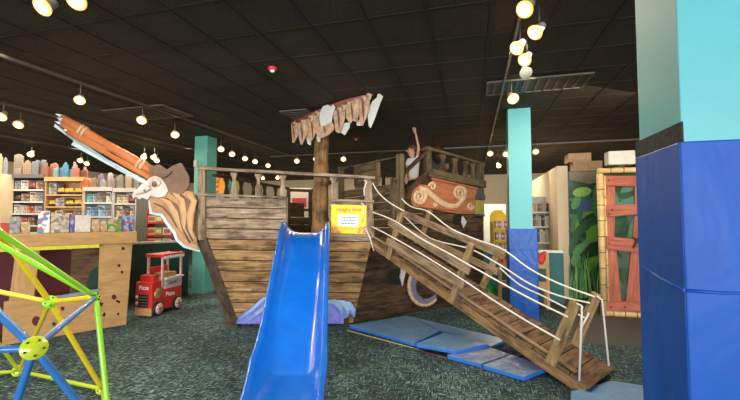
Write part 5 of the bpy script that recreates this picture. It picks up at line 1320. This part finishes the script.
s_ = MB(); s_.ball(V(W2(.01, -.088, .69)), (.024, .01, .007)); s_.build('mouth', paint((.35, .08, .07)), wo)

# ------------------------------------------------------------------ ceiling fixtures
def vent(pts, label, n, axis):
    ps = [G(x, y, CEIL - .012) for x, y in pts]; u_ = [p.dot(E1) for p in ps]; v_ = [p.dot(E2) for p in ps]
    u0, u1, v0, v1 = min(u_), max(u_), min(v_), max(v_)
    t_ = thing('ceiling_vent', label, 'vent', U((u0 + u1) / 2, (v0 + v1) / 2, CEIL - .03))
    MB().box(U((u0 + u1) / 2, (v0 + v1) / 2, CEIL - .012), (u1 - u0, v1 - v0, .01), ROOM).build('backing', MT['black'], t_)
    s_ = MB(); vm = MT['vent']
    for uu in (u0, u1): s_.box(U(uu, (v0 + v1) / 2, CEIL - .02), (.03, v1 - v0, .02), ROOM)
    for vv in (v0, v1): s_.box(U((u0 + u1) / 2, vv, CEIL - .02), (u1 - u0, .03, .02), ROOM)
    s_.build('frame', vm, t_)
    s_ = MB()
    for k in range(1, n):
        if axis == 'u': s_.box(U(u0 + (u1 - u0) * k / n, (v0 + v1) / 2, CEIL - .022), (.02, v1 - v0, .02), ROOM)
        else: s_.box(U((u0 + u1) / 2, v0 + (v1 - v0) * k / n, CEIL - .022), (u1 - u0, .02, .02), ROOM)
    s_.build('louvres', vm, t_)
MT['vent'] = plain('vent_metal', (.11, .095, .075), .5)
vent([(124, 108), (170, 107), (126, 117), (184, 116)], 'square louvred vent in the black ceiling above bowsprit', 9, 'u')
vent([(280, 111), (306, 109), (300, 121)], 'louvred vent in the black ceiling left of the sail', 7, 'v')
vent([(488, 82), (520, 80), (488, 94), (521, 92)], 'left one of the two grille panels behind spotlights', 5, 'u')
vent([(529, 79), (574, 74), (529, 91), (582, 86)], 'right one of the two grille panels behind spotlights', 6, 'u')
def track(u0, v0, u1, v1, label):
    a_ = U(u0, v0, CEIL - .03); b_ = U(u1, v1, CEIL - .03); s_ = MB(); s_.bar(a_, b_, .026, .03); tag(s_.build('light_track', MT['trk']), label, 'track')
MT['trk'] = plain('track_metal', (.12, .11, .095), .4, .3)
track(-4.85, 1, -4.85, 13, 'long ceiling light track running over the green column')
track(-6.85, 1, -6.85, 14, 'ceiling light track above the toy counter')
track(-9.6, 4, -9.6, 15, 'farthest left ceiling light track above the shop shelves')
track(.42, 1.2, .42, 13.5, 'ceiling light track with clustered spotlights right of ship')
track(-5.5, 9.6, 5.5, 9.6, 'cross ceiling track running behind the ship')
proto = None
def spot(px, py, label, on=True, az=None, rz_=None, size=1.0, z=None):
    global proto
    z = z or (CEIL - .24); hp = G(px, py, z)
    az = az if az is not None else random.uniform(-.6, .6)
    tilt = .75
    if proto is None:
        r_ = bpy.data.objects.new('track_spotlight', None); C.objects.link(r_)
        bpy.context.view_layer.update()
        # head at origin, local -Y tilted down = beam direction (towards the viewer)
        d_ = V((0, -math.cos(tilt), -math.sin(tilt)))
        MB().tube([V((0, .03, .06)), V((0, .03, .215))], .008, 8).build('stem', MT['trk'], r_)
        MB().lathe(V((0, 0, 0)) - d_ * .07, [(.012, -.03), (.03, -.02), (.034, .0), (.04, .04), (.058, .085), (.060, .10), (.056, .10)], d_, 18).build('housing', MT['hous'], r_)
        MB().lathe(V((0, 0, 0)) + d_ * .028, [(.050, 0), (.046, .008), (.03, .014), (.01, .017)], d_, 18).build('bulb', MT['bulb'], r_)
        MB().lathe(V((0, 0, 0)) + d_ * .012, [(.0595, 0), (.064, .012), (.060, .022), (.050, .024)], d_, 18).build('lamp_glass', MT['glow'], r_)  # added ring that imitates the amber glow around the bulb
        L = bpy.data.lights.new('spot_light', 'SPOT'); L.energy = 28; L.color = (1, .78, .5); L.spot_size = math.radians(95); L.spot_blend = .6; L.shadow_soft_size = .05
        lo_ = bpy.data.objects.new('lamp', L); C.objects.link(lo_); lo_.parent = r_; lo_.location = d_ * .06; lo_.rotation_euler = d_.to_track_quat('-Z', 'Y').to_euler()
        proto = r_
        o_ = r_
    else: o_ = copy_tree(proto)
    o_.location = hp; o_.rotation_euler = (0, 0, az); o_.scale = (size,) * 3
    tag(o_, label, 'spotlight', 'track spotlights')
    if not on:
        for ch in list(o_.children):
            if ch.name.startswith('bulb') or ch.name.startswith('lamp_glass'): 
                ch.data = ch.data.copy(); ch.data.materials[0] = MT['offwhite']
            elif ch.name.startswith('lamp'): bpy.data.objects.remove(ch)
    return o_
MT['hous'] = plain('lamp_housing', (.55, .50, .42), .4)
spot(80, 99.5, 'lit spotlight nearest the tip of the bowsprit', az=.5)
S = [(45, 6, 'big lit spotlight at the top left edge of photo', -.2), (78, 0, 'lit spotlight cut by top edge beside the top left one', .2), (142, 119.5, 'lit spotlight hanging in front of square vent', .3), (175, 134, 'lit spotlight between square vent and green column', .6), (19, 124, 'lit spotlight at left edge level with bowsprit tip', .3), (2, 116, 'lit spotlight cut by left edge of photo', .3),
     (68.5, 131, 'lit spotlight half hidden right behind the bowsprit', .5), (31, 154, 'lit spotlight just above the dark skyline cut-outs', .4), (157, 160, 'lit spotlight above the brown hat of figurehead', .3), (144, 156.5, 'smaller lit spotlight left of hat of figurehead', .3), (80.5, 160, 'lit spotlight over the terracotta skyline cut-out', .3), (87, 163, 'lit spotlight right of one over terracotta cut-out', .3), (154, 157, 'lit spotlight crowding the one above the hat', .2),
     (221, 148.5, 'lit spotlight just right of green column top', .4), (232, 153.5, 'second lit spotlight from the green column', .4), (245, 158, 'third lit spotlight from the green column', .4), (255, 161, 'fourth lit spotlight from the green column', .3), (268, 165, 'fifth lit spotlight from the green column', .3), (277.5, 177.5, 'lit spotlight lowest over the bow rail', .2), (263, 178, 'faint lit spotlight left of the lowest one', .2),
     (297, 160.5, 'lit spotlight left of the mast', 0), (316, 158.5, 'lit spotlight touching left edge of mast', 0), (343.5, 158.5, 'lit spotlight right of the mast', 0),
     (526, 8, 'topmost lit spotlight of the right cluster', -1.0), (536.5, 31, 'tilted lit spotlight at right of cluster', -1.25), (518, 47, 'lit spotlight at left middle of the right cluster', -1.1), (525.5, 59, 'lower lit spotlight of the cluster above the unlit one', -.9), (512.5, 98, 'lit spotlight right above the distant column', 0),
     (490, 153, 'lit spotlight left of distant column, above scroll board', -.1), (505.5, 153.5, 'lit spotlight touching left edge of distant column', -.1), (535.5, 151, 'lit spotlight at right edge of distant column', -.2), (498.5, 165.5, 'lower lit spotlight between ship and distant column', 0), (472.5, 173.5, 'lit spotlight seen through balusters of the quarterdeck', 0)]
for px, py, lb, az in S: spot(px, py, lb, az=az, size=1.0 if py < 90 else 1.12)
spot(525.5, 72, 'unlit spotlight at the bottom of the right cluster', on=False, az=-.2)
def strobe(px, py, label):
    p_ = G(px, py, CEIL - .03); t_ = thing('fire_alarm_strobe', label, 'alarm', p_)
    MB().lathe(V((p_.x, p_.y, CEIL)), [(.055, 0), (.055, -.02), (.045, -.035)], Z, 16).build('base', MT['red'], t_)
    MB().lathe(V((p_.x, p_.y, CEIL - .035)), [(.03, 0), (.02, -.025)], Z, 12).build('lens', MT['white'], t_)
strobe(272.5, 70, 'small red and white fire alarm strobe on ceiling left of sail')
strobe(356, 139, 'small red fire alarm strobe on far ceiling behind the mast')
